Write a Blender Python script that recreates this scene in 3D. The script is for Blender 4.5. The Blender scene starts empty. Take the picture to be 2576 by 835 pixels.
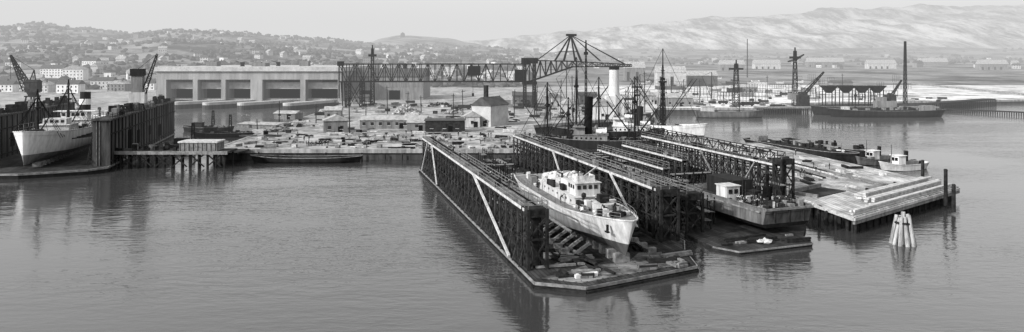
import bpy, math, random
from mathutils import Vector, Matrix, noise
random.seed(7)
R=random.random
def U(a,b): return a+(b-a)*random.random()
F=1839.0; CAMH=30.0; HV=145.0
def G(u,v,z=0.0):
    Y=F*(CAMH-z)/(v-HV); return ((u-1288)*Y/F, Y)
def XU(u,Y): return (u-1288)*Y/F
def ZV(v,Y): return CAMH-(v-HV)*Y/F
scene=bpy.context.scene
COL=scene.collection
# ---------------------------------------------------------------- materials
def nn(nt,t,**k):
    n=nt.nodes.new(t)
    for a,b in k.items(): setattr(n,a,b)
    return n
def mat(name,c,var=0.35,scale=0.6,rough=0.85,bump=0.0,streak=0,detail=6,spec=0.3,metal=0.0):
    m=bpy.data.materials.new(name); m.use_nodes=True; nt=m.node_tree
    b=nt.nodes['Principled BSDF']
    g=nn(nt,'ShaderNodeNewGeometry')
    mp=nn(nt,'ShaderNodeMapping')
    mp.inputs['Scale'].default_value=(1,1,0.15 if streak else 1)
    nt.links.new(g.outputs['Position'],mp.inputs['Vector'])
    n=nn(nt,'ShaderNodeTexNoise'); n.inputs['Scale'].default_value=scale; n.inputs['Detail'].default_value=detail; n.inputs['Roughness'].default_value=0.7
    nt.links.new(mp.outputs[0],n.inputs['Vector'])
    r=nn(nt,'ShaderNodeMapRange'); r.inputs['From Min'].default_value=0.34; r.inputs['From Max'].default_value=0.66
    r.inputs['To Min'].default_value=c*(1-var); r.inputs['To Max'].default_value=min(0.92,c*(1+var))
    nt.links.new(n.outputs['Fac'],r.inputs['Value'])
    nt.links.new(r.outputs[0],b.inputs['Base Color'])
    b.inputs['Roughness'].default_value=rough
    b.inputs['Specular IOR Level'].default_value=spec
    b.inputs['Metallic'].default_value=metal
    if bump:
        bp=nn(nt,'ShaderNodeBump'); bp.inputs['Strength'].default_value=bump; bp.inputs['Distance'].default_value=0.1
        nt.links.new(n.outputs['Fac'],bp.inputs['Height']); nt.links.new(bp.outputs[0],b.inputs['Normal'])
    return m
def plankmat(name,c1,c2,gap,w=5,h=0.45,rot=0,grime=0.5,gs=.22):
    m=bpy.data.materials.new(name); m.use_nodes=True; nt=m.node_tree
    b=nt.nodes['Principled BSDF']; b.inputs['Roughness'].default_value=0.9; b.inputs['Specular IOR Level'].default_value=0.15
    tc=nn(nt,'ShaderNodeTexCoord'); mp=nn(nt,'ShaderNodeMapping'); mp.inputs['Rotation'].default_value=(0,0,rot)
    nt.links.new(tc.outputs['Object'],mp.inputs[0])
    br=nn(nt,'ShaderNodeTexBrick'); br.inputs['Scale'].default_value=1; br.inputs['Brick Width'].default_value=w; br.inputs['Row Height'].default_value=h
    br.inputs['Mortar Size'].default_value=0.05; br.inputs['Bias'].default_value=-0.1
    br.inputs['Color1'].default_value=(c1,c1,c1,1); br.inputs['Color2'].default_value=(c2,c2,c2,1); br.inputs['Mortar'].default_value=(gap,gap,gap,1)
    nt.links.new(mp.outputs[0],br.inputs['Vector'])
    n=nn(nt,'ShaderNodeTexNoise'); n.inputs['Scale'].default_value=gs; n.inputs['Detail'].default_value=9; n.inputs['Roughness'].default_value=0.75
    nt.links.new(tc.outputs['Object'],n.inputs['Vector'])
    r=nn(nt,'ShaderNodeMapRange'); r.inputs['From Min'].default_value=0.4; r.inputs['From Max'].default_value=0.58; r.inputs['To Min'].default_value=1-grime; r.inputs['To Max'].default_value=1.15
    nt.links.new(n.outputs['Fac'],r.inputs[0])
    mx=nn(nt,'ShaderNodeMix'); mx.data_type='RGBA'; mx.blend_type='MULTIPLY'; mx.inputs[0].default_value=1
    nt.links.new(br.outputs['Color'],mx.inputs[6]); nt.links.new(r.outputs[0],mx.inputs[7]); nt.links.new(mx.outputs[2],b.inputs['Base Color'])
    return m
M_iron=mat('black_iron',0.006,0.6,0.8,0.95,spec=.05)
M_iron2=mat('weathered_iron',0.018,0.7,0.8,0.95,spec=.05)
M_trest=mat('weathered_trestle',0.04,0.7,1.3,0.95,spec=.05)
M_ironf=mat('far_iron',0.01,0.3,0.5,0.95,spec=.05)
M_timd=mat('dark_timber',0.02,0.6,1.2,0.95,spec=.05)
M_tim=mat('grey_timber',0.14,0.55,1.0,0.9)
M_timl=mat('pale_timber',0.36,0.4,1.0,0.9)
M_plank=plankmat('pale_planks',0.44,0.26,0.06,9,0.9,math.pi/2-0.07,0.55,.12)
M_plankd=plankmat('wet_planks',0.045,0.018,0.006,5,0.6,math.pi/2,0.7)
M_plankm=plankmat('grey_planks',0.17,0.09,0.03,5,0.5,0,0.6)
M_apron=plankmat('mud_stained_apron_planks',0.2,0.1,0.03,6,0.7,0.2,0.8)
M_conc=mat('concrete',0.22,0.35,0.25,0.9,streak=1)
M_concl=mat('pale_concrete',0.34,0.25,0.3,0.9)
M_chim=mat('pale_brick_shaft',0.46,0.2,0.4,0.9,streak=1)
M_coping=mat('quay_coping',0.22,0.5,0.6,0.9,streak=1)
M_concd=mat('tidal_concrete',0.04,0.6,0.5,0.9,streak=1)
M_white=mat('white_paint',0.55,0.28,0.7,0.7,streak=1)
M_ship=mat('hull_grey_paint',0.42,0.35,0.9,0.7,streak=1)
M_lgrey=mat('pale_grey_paint',0.38,0.4,0.9,0.7,streak=1)
M_mgrey=mat('grey_paint',0.14,0.4,0.8,0.7,streak=1)
M_hulld=mat('dark_hull_paint',0.014,0.5,0.8,0.8,streak=1,spec=.1)
M_hullm=mat('stained_hull_paint',0.09,0.6,0.9,0.75,streak=1)
M_boot=mat('antifouling',0.05,0.5,0.8,0.8,streak=1)
M_roofd=mat('dark_roof',0.05,0.4,0.5,0.9)
M_roofl=mat('felt_roof',0.27,0.4,0.6,0.9)
M_wallg=mat('grey_wall',0.13,0.4,0.5,0.9,streak=1)
M_glass=mat('dark_glass',0.012,0.1,1,0.2,spec=0.5)
M_void=mat('opening_shade_black',0.004,0.2,1,1.0,spec=0.0)  # near-black colour stands in for shade inside openings and doorways
M_canvas=mat('canvas',0.42,0.5,1.4,0.95,bump=0.6)
M_skin=mat('skin',0.35,0.05,2,0.6)
M_cloth=mat('dark_wool',0.02,0.4,3,0.95)
M_cloth2=mat('work_trousers',0.05,0.4,3,0.95)
M_tree=mat('bare_wood_foliage',0.06,0.6,0.05,1.0,spec=0)
M_rubble=mat('rubble',0.2,0.8,0.8,0.95)
# ---------------------------------------------------------------- mesh builder
class MB:
    def __init__(s): s.v=[];s.f=[];s.m=[];s.mi=0
    def poly(s,pts):
        n=len(s.v); s.v+=[tuple(p) for p in pts]; s.f.append(tuple(range(n,n+len(pts)))); s.m.append(s.mi)
    def raw(s,vs,fs):
        n=len(s.v); s.v+=[tuple(p) for p in vs]
        for f in fs: s.f.append(tuple(i+n for i in f)); s.m.append(s.mi)
    def box(s,x0,x1,y0,y1,z0,z1):
        s.raw([(x0,y0,z0),(x1,y0,z0),(x1,y1,z0),(x0,y1,z0),(x0,y0,z1),(x1,y0,z1),(x1,y1,z1),(x0,y1,z1)],
              [(0,3,2,1),(4,5,6,7),(0,1,5,4),(1,2,6,5),(2,3,7,6),(3,0,4,7)]); return s
    def beam(s,a,b,w,h=None):
        h=h or w; a=Vector(a);b=Vector(b);d=(b-a)
        if d.length<1e-5: return s
        d.normalize(); up=Vector((0,0,1)) if abs(d.z)<0.95 else Vector((0,1,0))
        x=d.cross(up).normalized()*(w/2); y=x.cross(d).normalized()*(h/2)
        vs=[a-x-y,a+x-y,a+x+y,a-x+y,b-x-y,b+x-y,b+x+y,b-x+y]
        s.raw(vs,[(0,3,2,1),(4,5,6,7),(0,1,5,4),(1,2,6,5),(2,3,7,6),(3,0,4,7)]); return s
    def tube(s,a,b,r1,r2=None,n=8):
        r2=r1 if r2 is None else r2
        a=Vector(a);b=Vector(b);d=(b-a).normalized(); up=Vector((0,0,1)) if abs(d.z)<0.95 else Vector((0,1,0))
        x=d.cross(up).normalized(); y=x.cross(d)
        vs=[];fs=[]
        for k in range(n):
            t=2*math.pi*k/n; o=x*math.cos(t)+y*math.sin(t)
            vs.append(a+o*r1); vs.append(b+o*r2)
        for k in range(n):
            j=(k+1)%n; fs.append((2*k,2*k+1,2*j+1,2*j))
        fs.append(tuple(2*k for k in range(n))); fs.append(tuple(2*k+1 for k in reversed(range(n))))
        s.raw(vs,fs); return s
    def ext(s,poly,z0,z1,top=True,bot=True):
        n=len(poly)
        for i in range(n):
            a=poly[i];b=poly[(i+1)%n]; s.poly([(a[0],a[1],z0),(b[0],b[1],z0),(b[0],b[1],z1),(a[0],a[1],z1)])
        if top: s.poly([(p[0],p[1],z1) for p in poly])
        if bot: s.poly([(p[0],p[1],z0) for p in reversed(poly)])
        return s
    def roof(s,x0,x1,y0,y1,z0,h,o=0.4,axis='x'):
        x0-=o;x1+=o;y0-=o;y1+=o;t=0.18
        if axis=='x':
            ym=(y0+y1)/2
            s.raw([(x0,y0,z0),(x1,y0,z0),(x1,ym,z0+h),(x0,ym,z0+h),(x0,y1,z0),(x1,y1,z0),(x0,y0,z0-t),(x1,y0,z0-t),(x0,y1,z0-t),(x1,y1,z0-t)],
                  [(0,1,2,3),(3,2,5,4),(0,3,4,8,6),(1,7,9,5,2),(6,7,1,0),(4,5,9,8),(6,8,9,7)])
        else:
            xm=(x0+x1)/2
            s.raw([(x0,y0,z0),(x0,y1,z0),(xm,y1,z0+h),(xm,y0,z0+h),(x1,y0,z0),(x1,y1,z0),(x0,y0,z0-t),(x0,y1,z0-t),(x1,y0,z0-t),(x1,y1,z0-t)],
                  [(0,3,2,1),(3,4,5,2),(0,6,8,4,3),(1,2,5,9,7),(6,0,1,7),(4,8,9,5),(6,7,9,8)])
        return s
    def blob(s,c,r,sq=1.0,jit=0.35):
        t=(1+5**.5)/2
        vs=[(-1,t,0),(1,t,0),(-1,-t,0),(1,-t,0),(0,-1,t),(0,1,t),(0,-1,-t),(0,1,-t),(t,0,-1),(t,0,1),(-t,0,-1),(-t,0,1)]
        fs=[(0,11,5),(0,5,1),(0,1,7),(0,7,10),(0,10,11),(1,5,9),(5,11,4),(11,10,2),(10,7,6),(7,1,8),(3,9,4),(3,4,2),(3,2,6),(3,6,8),(3,8,9),(4,9,5),(2,4,11),(6,2,10),(8,6,7),(9,8,1)]
        o=[]
        for p in vs:
            k=r/1.9*(1+U(-jit,jit)); o.append((c[0]+p[0]*k,c[1]+p[1]*k,c[2]+p[2]*k*sq))
        s.raw(o,fs); return s
    def truss(s,a,b,h0,h1,n,w,wd=None,flip=0):
        wd=wd or w*0.7
        a=Vector(a);b=Vector(b); A=a+Vector((0,0,h0)); B=b+Vector((0,0,h1))
        s.beam(a,b,w); s.beam(A,B,w)
        for i in range(n+1):
            p=a.lerp(b,i/n);q=A.lerp(B,i/n); s.beam(p,q,wd)
            if i<n:
                p2=a.lerp(b,(i+1)/n);q2=A.lerp(B,(i+1)/n)
                if (i+flip)%2: s.beam(p,q2,wd)
                else: s.beam(q,p2,wd)
        return s
    def mast(s,x,y,z0,z1,w0,w1,n,t):
        for i in range(n):
            a=i/n;b=(i+1)/n; wa=(w0+(w1-w0)*a)/2; wb=(w0+(w1-w0)*b)/2; za=z0+(z1-z0)*a; zb=z0+(z1-z0)*b
            ca=[(x-wa,y-wa,za),(x+wa,y-wa,za),(x+wa,y+wa,za),(x-wa,y+wa,za)]
            cb=[(x-wb,y-wb,zb),(x+wb,y-wb,zb),(x+wb,y+wb,zb),(x-wb,y+wb,zb)]
            for k in range(4):
                j=(k+1)%4
                s.beam(ca[k],cb[k],t); s.beam(cb[k],cb[j],t*.7)
                if (i+k)%2: s.beam(ca[k],cb[j],t*.6)
                else: s.beam(ca[j],cb[k],t*.6)
        return s
    def boom(s,a,b,w0,w1,n,t):
        a=Vector(a);b=Vector(b);d=(b-a).normalized();up=Vector((0,0,1)) if abs(d.z)<.97 else Vector((0,1,0))
        x=d.cross(up).normalized();y=x.cross(d)
        def ring(k):
            w=(w0+(w1-w0)*k)/2;c=a.lerp(b,k); return [c-x*w-y*w,c+x*w-y*w,c+x*w+y*w,c-x*w+y*w]
        for i in range(n):
            ca=ring(i/n);cb=ring((i+1)/n)
            for k in range(4):
                j=(k+1)%4; s.beam(ca[k],cb[k],t); s.beam(ca[k],cb[j],t*.6)
                s.beam(cb[k],cb[j],t*.6)
        return s
    def rail(s,pts,h=1.1,sp=2.0,t=0.07):
        for a,b in zip(pts[:-1],pts[1:]):
            a=Vector(a);b=Vector(b);L=(b-a).length;n=max(1,int(L/sp))
            for i in range(n+1):
                p=a.lerp(b,i/n); s.beam(p,p+Vector((0,0,h)),t)
            for q in (h,h*.5): s.beam(a+Vector((0,0,q)),b+Vector((0,0,q)),t)
        return s
    def mesh(s,name,mats):
        me=bpy.data.meshes.new(name); me.from_pydata(s.v,[],s.f)
        for m in (mats if isinstance(mats,(list,tuple)) else [mats]): me.materials.append(m)
        if isinstance(mats,(list,tuple)): me.polygons.foreach_set('material_index',s.m)
        me.update(); return me
def newobj(name,data,loc=(0,0,0),rz=0,parent=None):
    o=bpy.data.objects.new(name,data); COL.objects.link(o); o.location=loc if len(loc)==3 else (loc[0],loc[1],0); o.rotation_euler=(0,0,rz)
    if parent is not None: o.parent=parent
    return o
def tag(o,label,cat,group=None):
    o['label']=label; o['category']=cat
    if group: o['group']=group
    return o
def thing(name,label,cat,loc=(0,0,0),rz=0,group=None):
    return tag(newobj(name,None,loc,rz),label,cat,group)
def part(par,name,mb,mats,label=None,loc=(0,0,0),rz=0):
    o=newobj(name,mb.mesh(name,mats) if isinstance(mb,MB) else mb,loc,rz,par)
    if label: o['label']=label
    return o
def solo(name,label,cat,mb,mats,loc=(0,0,0),rz=0,group=None,sc=None):
    o=tag(newobj(name,mb.mesh(name,mats) if isinstance(mb,MB) else mb,loc,rz),label,cat,group)
    if sc: o.scale=(sc,)*3
    return o
def struct(name,mb,mats,kind='structure'):
    o=newobj(name,mb.mesh(name,mats)); o['kind']=kind; return o
def rotp(O,rz,x,y):
    return (O[0]+x*math.cos(rz)-y*math.sin(rz), O[1]+x*math.sin(rz)+y*math.cos(rz))
# ---------------------------------------------------------------- terrain
def interp(tab,u):
    if u<=tab[0][0]: return tab[0][1]
    for (a,b),(c,d) in zip(tab[:-1],tab[1:]):
        if u<=c:
            t=(u-a)/(c-a); t=t*t*(3-2*t); return b+(d-b)*t
    return tab[-1][1]
R1=[(-400,55),(0,60),(100,57),(200,72),(330,78),(430,65),(520,72),(620,80),(700,92),(800,100),(900,107),(1000,112),(1200,122),(1400,138),(1600,146)]
R2=[(700,150),(800,128),(860,112),(930,101),(965,93),(1010,89),(1080,92),(1130,96),(1180,106),(1260,122),(1350,138),(1450,150)]
R3=[(1150,150),(1300,136),(1500,128),(1750,122),(2000,126),(2200,118),(2400,124),(2700,114)]
R4=[(-400,100),(700,115),(900,118),(1100,105),(1200,100),(1330,92),(1450,80),(1550,66),(1700,52),(1850,46),(2000,33),(2150,23),(2300,19),(2450,11),(2700,3)]
def hill(tab,u,y,y0,yr,pw=1.0):
    zr=ZV(interp(tab,u),yr)-3
    if zr<=0 or y<y0: return 0
    if y<=yr: return zr*((y-y0)/(yr-y0))**pw
    return zr*max(0,1-((y-yr)/(yr*0.8))**1.5)
def HZ(x,y):
    u=1288+x*F/y
    h=max(hill(R1,u,y,620,2200,1.15),hill(R2,u,y,2000,2800,0.8),hill(R3,u,y,2300,3000),hill(R4,u,y,3000,4700,0.8))
    n=noise.fractal(Vector((x*0.0025,y*0.0025,0)),1.0,2.0,5)
    return 2.0+h*(1+0.13*n)+min(h,40)*0.12*n
mb=MB(); NA=300; NR=170; vs=[]
for i in range(NR+1):
    y=560*(7000/560)**(i/NR)
    for j in range(NA+1):
        a=-0.95+1.9*j/NA; vs.append((a*y,y,HZ(a*y,y)))
fs=[(i*(NA+1)+j,i*(NA+1)+j+1,(i+1)*(NA+1)+j+1,(i+1)*(NA+1)+j) for i in range(NR) for j in range(NA)]
mb.raw(vs,fs)
def hillmat():
    m=bpy.data.materials.new('hillside'); m.use_nodes=True; nt=m.node_tree; b=nt.nodes['Principled BSDF']; b.inputs['Roughness'].default_value=1; b.inputs['Specular IOR Level'].default_value=0
    g=nn(nt,'ShaderNodeNewGeometry'); sep=nn(nt,'ShaderNodeSeparateXYZ'); nt.links.new(g.outputs['Position'],sep.inputs[0])
    n=nn(nt,'ShaderNodeTexNoise'); n.inputs['Scale'].default_value=0.008; n.inputs['Detail'].default_value=11; n.inputs['Roughness'].default_value=0.75
    nt.links.new(g.outputs['Position'],n.inputs['Vector'])
    r=nn(nt,'ShaderNodeMapRange'); r.inputs[1].default_value=0.42; r.inputs[2].default_value=0.58; r.inputs[3].default_value=0.04; r.inputs[4].default_value=0.24
    nt.links.new(n.outputs['Fac'],r.inputs[0])
    mp=nn(nt,'ShaderNodeMapping'); mp.inputs['Scale'].default_value=(1,0.14,1.0); nt.links.new(g.outputs['Position'],mp.inputs[0])
    n2=nn(nt,'ShaderNodeTexNoise'); n2.inputs['Scale'].default_value=0.007; n2.inputs['Detail'].default_value=12; n2.inputs['Roughness'].default_value=0.8
    nt.links.new(mp.outputs[0],n2.inputs['Vector'])
    r2=nn(nt,'ShaderNodeMapRange'); r2.inputs[1].default_value=0.44; r2.inputs[2].default_value=0.6; r2.inputs[3].default_value=0.03; r2.inputs[4].default_value=0.9
    nt.links.new(n2.outputs['Fac'],r2.inputs[0])
    ry=nn(nt,'ShaderNodeMapRange'); ry.inputs[1].default_value=2950; ry.inputs[2].default_value=3500
    nt.links.new(sep.outputs['Y'],ry.inputs[0])
    mx=nn(nt,'ShaderNodeMix'); nt.links.new(ry.outputs[0],mx.inputs[0]); nt.links.new(r.outputs[0],mx.inputs[2]); nt.links.new(r2.outputs[0],mx.inputs[3])
    nt.links.new(mx.outputs[0],b.inputs['Base Color']); return m
hills=struct('hills',mb,hillmat())
for p in hills.data.polygons: p.use_smooth=True
def groundmat():
    m=bpy.data.materials.new('yard_ground'); m.use_nodes=True; nt=m.node_tree; b=nt.nodes['Principled BSDF']; b.inputs['Roughness'].default_value=.95; b.inputs['Specular IOR Level'].default_value=0.1
    g=nn(nt,'ShaderNodeNewGeometry'); sep=nn(nt,'ShaderNodeSeparateXYZ'); nt.links.new(g.outputs['Position'],sep.inputs[0])
    def noi(sc,lo,hi,a,c,det=10):
        n=nn(nt,'ShaderNodeTexNoise'); n.inputs['Scale'].default_value=sc; n.inputs['Detail'].default_value=det; n.inputs['Roughness'].default_value=0.8
        nt.links.new(g.outputs['Position'],n.inputs['Vector'])
        r=nn(nt,'ShaderNodeMapRange'); r.inputs[1].default_value=lo; r.inputs[2].default_value=hi; r.inputs[3].default_value=a; r.inputs[4].default_value=c
        nt.links.new(n.outputs['Fac'],r.inputs[0]); return r
    dark=noi(0.11,0.38,0.6,0.07,0.38); lite=noi(0.045,0.4,0.54,0.14,0.62)
    rx=nn(nt,'ShaderNodeMapRange'); rx.inputs[1].default_value=35; rx.inputs[2].default_value=90; nt.links.new(sep.outputs['X'],rx.inputs[0])
    mx=nn(nt,'ShaderNodeMix'); nt.links.new(rx.outputs[0],mx.inputs[0]); nt.links.new(dark.outputs[0],mx.inputs[2]); nt.links.new(lite.outputs[0],mx.inputs[3])
    nt.links.new(mx.outputs[0],b.inputs['Base Color']); return m
shore=[(-88,215),(8,215),(8,292),(40,318),(64,330),(76,392),(155,392),(158,432),(330,470),(900,560),(4000,900),(4000,2600),(-4000,2600),(-4000,300),(-180,300),(-222,450),(-100,450)]
mb=MB(); mb.poly([(p[0],p[1],3.0) for p in shore]); struct('ground',mb,groundmat())
mb=MB()
for i in range(len(shore)):
    if i in (9,10,11,12): continue
    a=shore[i];b=shore[(i+1)%len(shore)]
    mb.poly([(a[0],a[1],-2),(b[0],b[1],-2),(b[0],b[1],1.9),(a[0],a[1],1.9)])
struct('quay_wall',mb,M_concd)
mb=MB()
for i in range(len(shore)):
    if i in (9,10,11,12): continue
    a=Vector(shore[i]).to_3d(); b=Vector(shore[(i+1)%len(shore)]).to_3d()
    d=(b-a).normalized(); 
    mb.beam(a+Vector((0,0,2.56))-d*0.4,b+Vector((0,0,2.56))+d*0.39,1.1,1.1+0.01*(i%5))
struct('quay_edge_coping',mb,M_coping)
mb=MB(); mb.poly([(-6000,-300,0),(6000,-300,0),(6000,9000,0),(-6000,9000,0)])
def watermat():
    m=bpy.data.materials.new('harbour_water'); m.use_nodes=True; nt=m.node_tree; b=nt.nodes['Principled BSDF']
    b.inputs['Base Color'].default_value=(0.035,)*3+(1,); b.inputs['Roughness'].default_value=0.08; b.inputs['IOR'].default_value=1.65
    g=nn(nt,'ShaderNodeNewGeometry')
    def noi(sx,sy,det,rz=0.3,ro=.5):
        mp=nn(nt,'ShaderNodeMapping'); mp.inputs['Scale'].default_value=(sx,sy,1); mp.inputs['Rotation'].default_value=(0,0,rz)
        nt.links.new(g.outputs['Position'],mp.inputs[0])
        n=nn(nt,'ShaderNodeTexNoise'); n.inputs['Scale'].default_value=1; n.inputs['Detail'].default_value=det; n.inputs['Roughness'].default_value=ro
        nt.links.new(mp.outputs[0],n.inputs['Vector']); return n
    a=noi(0.36,0.8,3,.15,.6); c=noi(0.09,0.22,3,-0.25,.55); w=noi(0.014,0.024,4)
    ad=nn(nt,'ShaderNodeMath'); ad.operation='MULTIPLY_ADD'; ad.inputs[1].default_value=1.5
    nt.links.new(c.outputs['Fac'],ad.inputs[0]); nt.links.new(a.outputs['Fac'],ad.inputs[2])
    st=nn(nt,'ShaderNodeMapRange'); st.inputs[1].default_value=0.4; st.inputs[2].default_value=0.6; st.inputs[3].default_value=0.08; st.inputs[4].default_value=0.5
    nt.links.new(w.outputs['Fac'],st.inputs[0])
    bp=nn(nt,'ShaderNodeBump'); bp.inputs['Distance'].default_value=0.32; nt.links.new(st.outputs[0],bp.inputs['Strength'])
    nt.links.new(ad.outputs[0],bp.inputs['Height']); nt.links.new(bp.outputs[0],b.inputs['Normal'])
    return m
M_water=watermat(); struct('water',mb,M_water)
mb=MB()
for pts in ([(2290,186),(2600,193),(2700,170),(2300,166)],[(1960,196),(2300,214),(2340,207),(1990,190)],[(1390,196),(1600,200),(1640,190),(1400,188)]):
    mb.poly([G(u,v,3.05)+(3.05,) for u,v in pts])
struct('tidal_channel',mb,M_water)
# ---------------------------------------------------------------- woods
mb=MB()
for i in range(8000):
    u=U(-80,2600) if i%4==0 else U(-80,1300)
    y=620+1900*R()**1.1 if u<1300 else U(1500,3000)
    x=XU(u,y); 
    if noise.noise(Vector((x*0.006,y*0.006,3)))<-0.02 and R()<0.9: continue
    z=HZ(x,y); r=U(1.2,3.8)*(1+y/3000)
    mb.blob((x,y,z+r*0.4),r,0.8,0.5)
w=struct('hillside_wood',mb,M_tree,'stuff')
# ---------------------------------------------------------------- far houses
def farhouse(wx,wy,h,rh,mw,mr):
    mb=MB(); mb.mi=0; mb.box(-wx/2,wx/2,-wy/2,wy/2,-3,h)
    mb.poly([(-wx/2,-wy/2,h),(-wx/2,wy/2,h),(-wx/2,0,h+rh)]); mb.poly([(wx/2,-wy/2,h),(wx/2,0,h+rh),(wx/2,wy/2,h)])
    mb.mi=1; mb.roof(-wx/2,wx/2,-wy/2,wy/2,h,rh,0.5)
    mb.box(wx*.2,wx*.2+.9,-.5,.5,h+rh*.5,h+rh+1.3)
    mb.mi=2
    n=max(2,int(wx/2.8))
    for fl in range(max(1,int(h/3))):
        for k in range(n):
            x=-wx/2+wx*(k+.5)/n
            mb.box(x-.55,x+.55,-wy/2-.06,-wy/2+.02,1+fl*3,2.5+fl*3)
    return mb.mesh('house',[mw,mr,M_glass])
HM=[farhouse(9,7.5,5,3,M_white,M_roofd),farhouse(11,8,6,3.2,M_lgrey,M_roofd),farhouse(13,9,6.5,3.5,M_white,M_roofl),farhouse(8,7,4.5,3,M_wallg,M_roofd),farhouse(16,10,9,4,M_mgrey,M_roofd),farhouse(12,8,5.5,3.6,M_concl,M_roofl)]
LB=['white wooden house with dark pitched roof','pale grey two storey house with dark roof','white house with light pitched roof','small grey wooden house with dark roof','large grey apartment house on the slope','pale plastered house with light roof']
placed=[]
cnt=0
while cnt<225:
    u=U(-60,1330); y=640+1500*R()**1.15; x=XU(u,y)
    if y<720 and u>380: continue
    if any(abs(x-a)<16 and abs(y-b)<22 for a,b in placed): continue
    placed.append((x,y)); k=random.choice([0,1,1,2,3,3,4,5,5])
    solo('house',LB[k],'house',HM[k],None,(x,y,HZ(x,y)+0.3),random.choice([0,0.3,-0.4,1.57,1.2,-0.9,0.6]),'houses of the hillside town'); cnt+=1
cnt=0
while cnt<62:
    u=U(1340,2600); y=U(1250,2400); x=XU(u,y)
    if any(abs(x-a)<20 and abs(y-b)<26 for a,b in placed): continue
    placed.append((x,y)); k=random.choice([0,1,3,3,4,5]); 
    o=solo('house',LB[k],'house',HM[k],None,(x,y,max(3,HZ(x,y))),U(-.4,.4),'houses across the flat land'); cnt+=1
for u0,u1,v0,v1,Y,m,lab in [(1810,1870,151,157,1150,M_mgrey,'long grey hangar on the open plain'),(1895,1960,150,157,1250,M_lgrey,'long pale hangar on the open plain'),(2030,2120,145,152,1400,M_mgrey,'long grey storage shed on the plain'),(2180,2250,150,156,1300,M_lgrey,'pale low shed on the plain'),(2310,2380,146,152,1500,M_mgrey,'grey long barrack across the flats'),(2460,2530,150,157,1200,M_mgrey,'grey low warehouse across the flats'),(1650,1722,166,190,680,M_concl,'pale store shed with flat gable'),(1726,1800,178,191,700,M_roofd,'dark low store shed'),(1570,1620,155,168,820,M_mgrey,'grey shed behind the ships')]:
    x0=XU(u0,Y);x1=XU(u1,Y);h=max(3.5,ZV(v0,Y)-3)
    T=thing('storage_shed',lab,'shed',((x0+x1)/2,Y,3)); w=(x1-x0)/2
    b=MB().box(-w,w,-7,7,-1,h*.7); b.poly([(-w,-7,h*.7),(-w,7,h*.7),(-w,0,h)]); b.poly([(w,-7,h*.7),(w,0,h),(w,7,h*.7)]); part(T,'wall',b,m)
    part(T,'roof',MB().roof(-w,w,-7,7,h*.7+.02,h*.3,.5),M_roofl)
    for k in range(min(4,int(w/5))): part(T,'door',MB().box(-w+2+k*10,-w+5+k*10,-7.1,-6.98,0.2,h*.5),M_glass)
def bighouse(T,w,d,h,rh,mw,mr,floors,axis='x'):
    b=MB().box(-w/2,w/2,-d/2,d/2,-4,h)
    if axis=='x':
        b.poly([(-w/2,-d/2,h),(-w/2,d/2,h),(-w/2,0,h+rh)]); b.poly([(w/2,-d/2,h),(w/2,0,h+rh),(w/2,d/2,h)])
    else:
        b.poly([(-w/2,-d/2,h),(0,-d/2,h+rh),(w/2,-d/2,h)]); b.poly([(-w/2,d/2,h),(w/2,d/2,h),(0,d/2,h+rh)])
    part(T,'wall',b,mw)
    r=part(T,'roof',MB().roof(-w/2,w/2,-d/2,d/2,h+.02,rh,.5,axis),mr)
    part(r,'chimney',MB().box(w*.15,w*.15+1,-.5,.5,h+rh*.3,h+rh+1.4),M_concd)
    n=max(2,int(w/3)); wm=None
    for fl in range(floors):
        for k in range(n):
            x=-w/2+w*(k+.5)/n; z=1.2+fl*(h-1)/floors
            if wm is None:
                wm=MB().box(-.5,.5,-.06,.04,0,1.4).mesh('window',M_glass)
            part(T,'window',wm,None,loc=(x,-d/2,z))
    part(T,'door',MB().box(-.6,.6,-d/2-.08,-d/2+.02,-.2,2),M_timd)
for u,vb,Y,w,d,h,rh,mw,mr,fl,ax,lab in [(138,182,760,24,11,9,4,M_white,M_roofd,3,'x','large white apartment house, dark roof'),(190,184,740,20,11,11,4,M_white,M_roofl,3,'y','white gabled town house with light roof'),
    (178,236,560,17,9,7,3,M_white,M_roofd,2,'x','white two storey quayside house'),(75,225,600,14,9,8,3,M_lgrey,M_roofl,2,'y','pale gabled house by the docks'),(30,210,640,18,10,7,4,M_wallg,M_roofd,2,'x','grey town house with dark roof'),(110,232,570,13,9,6,3,M_lgrey,M_roofl,2,'y','small pale house near the docks'),
    (10,232,580,18,9,6,3,M_white,M_roofd,2,'x','white low house near the docks'),(262,205,640,19,9,7,3,M_lgrey,M_roofd,2,'x','pale house behind the floating dock'),(300,225,590,15,9,6,3,M_wallg,M_roofl,2,'y','grey gabled house behind the dock'),
    (372,215,610,14,8,6,3,M_white,M_roofd,2,'x','white house beside the bunker'),(1125,160,1000,38,12,12,3,M_mgrey,M_roofd,3,'x','broad grey institutional building'),(230,160,900,18,10,8,4,M_white,M_roofd,2,'x','white house up the slope'),(40,165,850,18,10,8,4,M_lgrey,M_roofd,2,'y','pale house up the slope')]:
    x=XU(u,Y); T=thing('town_house',lab,'house',(x,Y,max(3,HZ(x,Y)+.3)),U(-.1,.1)); bighouse(T,w,d,h,rh,mw,mr,fl,ax)
x=XU(1013,2750);z=HZ(x,2750)
T=thing('hilltop_tower','small round stone tower on the hilltop','tower',(x,2750,z-3))
part(T,'wall',MB().tube((0,0,0),(0,0,16),9,8,14),M_iron2); part(T,'roof',MB().tube((0,0,16),(0,0,22),9,1,14),M_iron)
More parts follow.
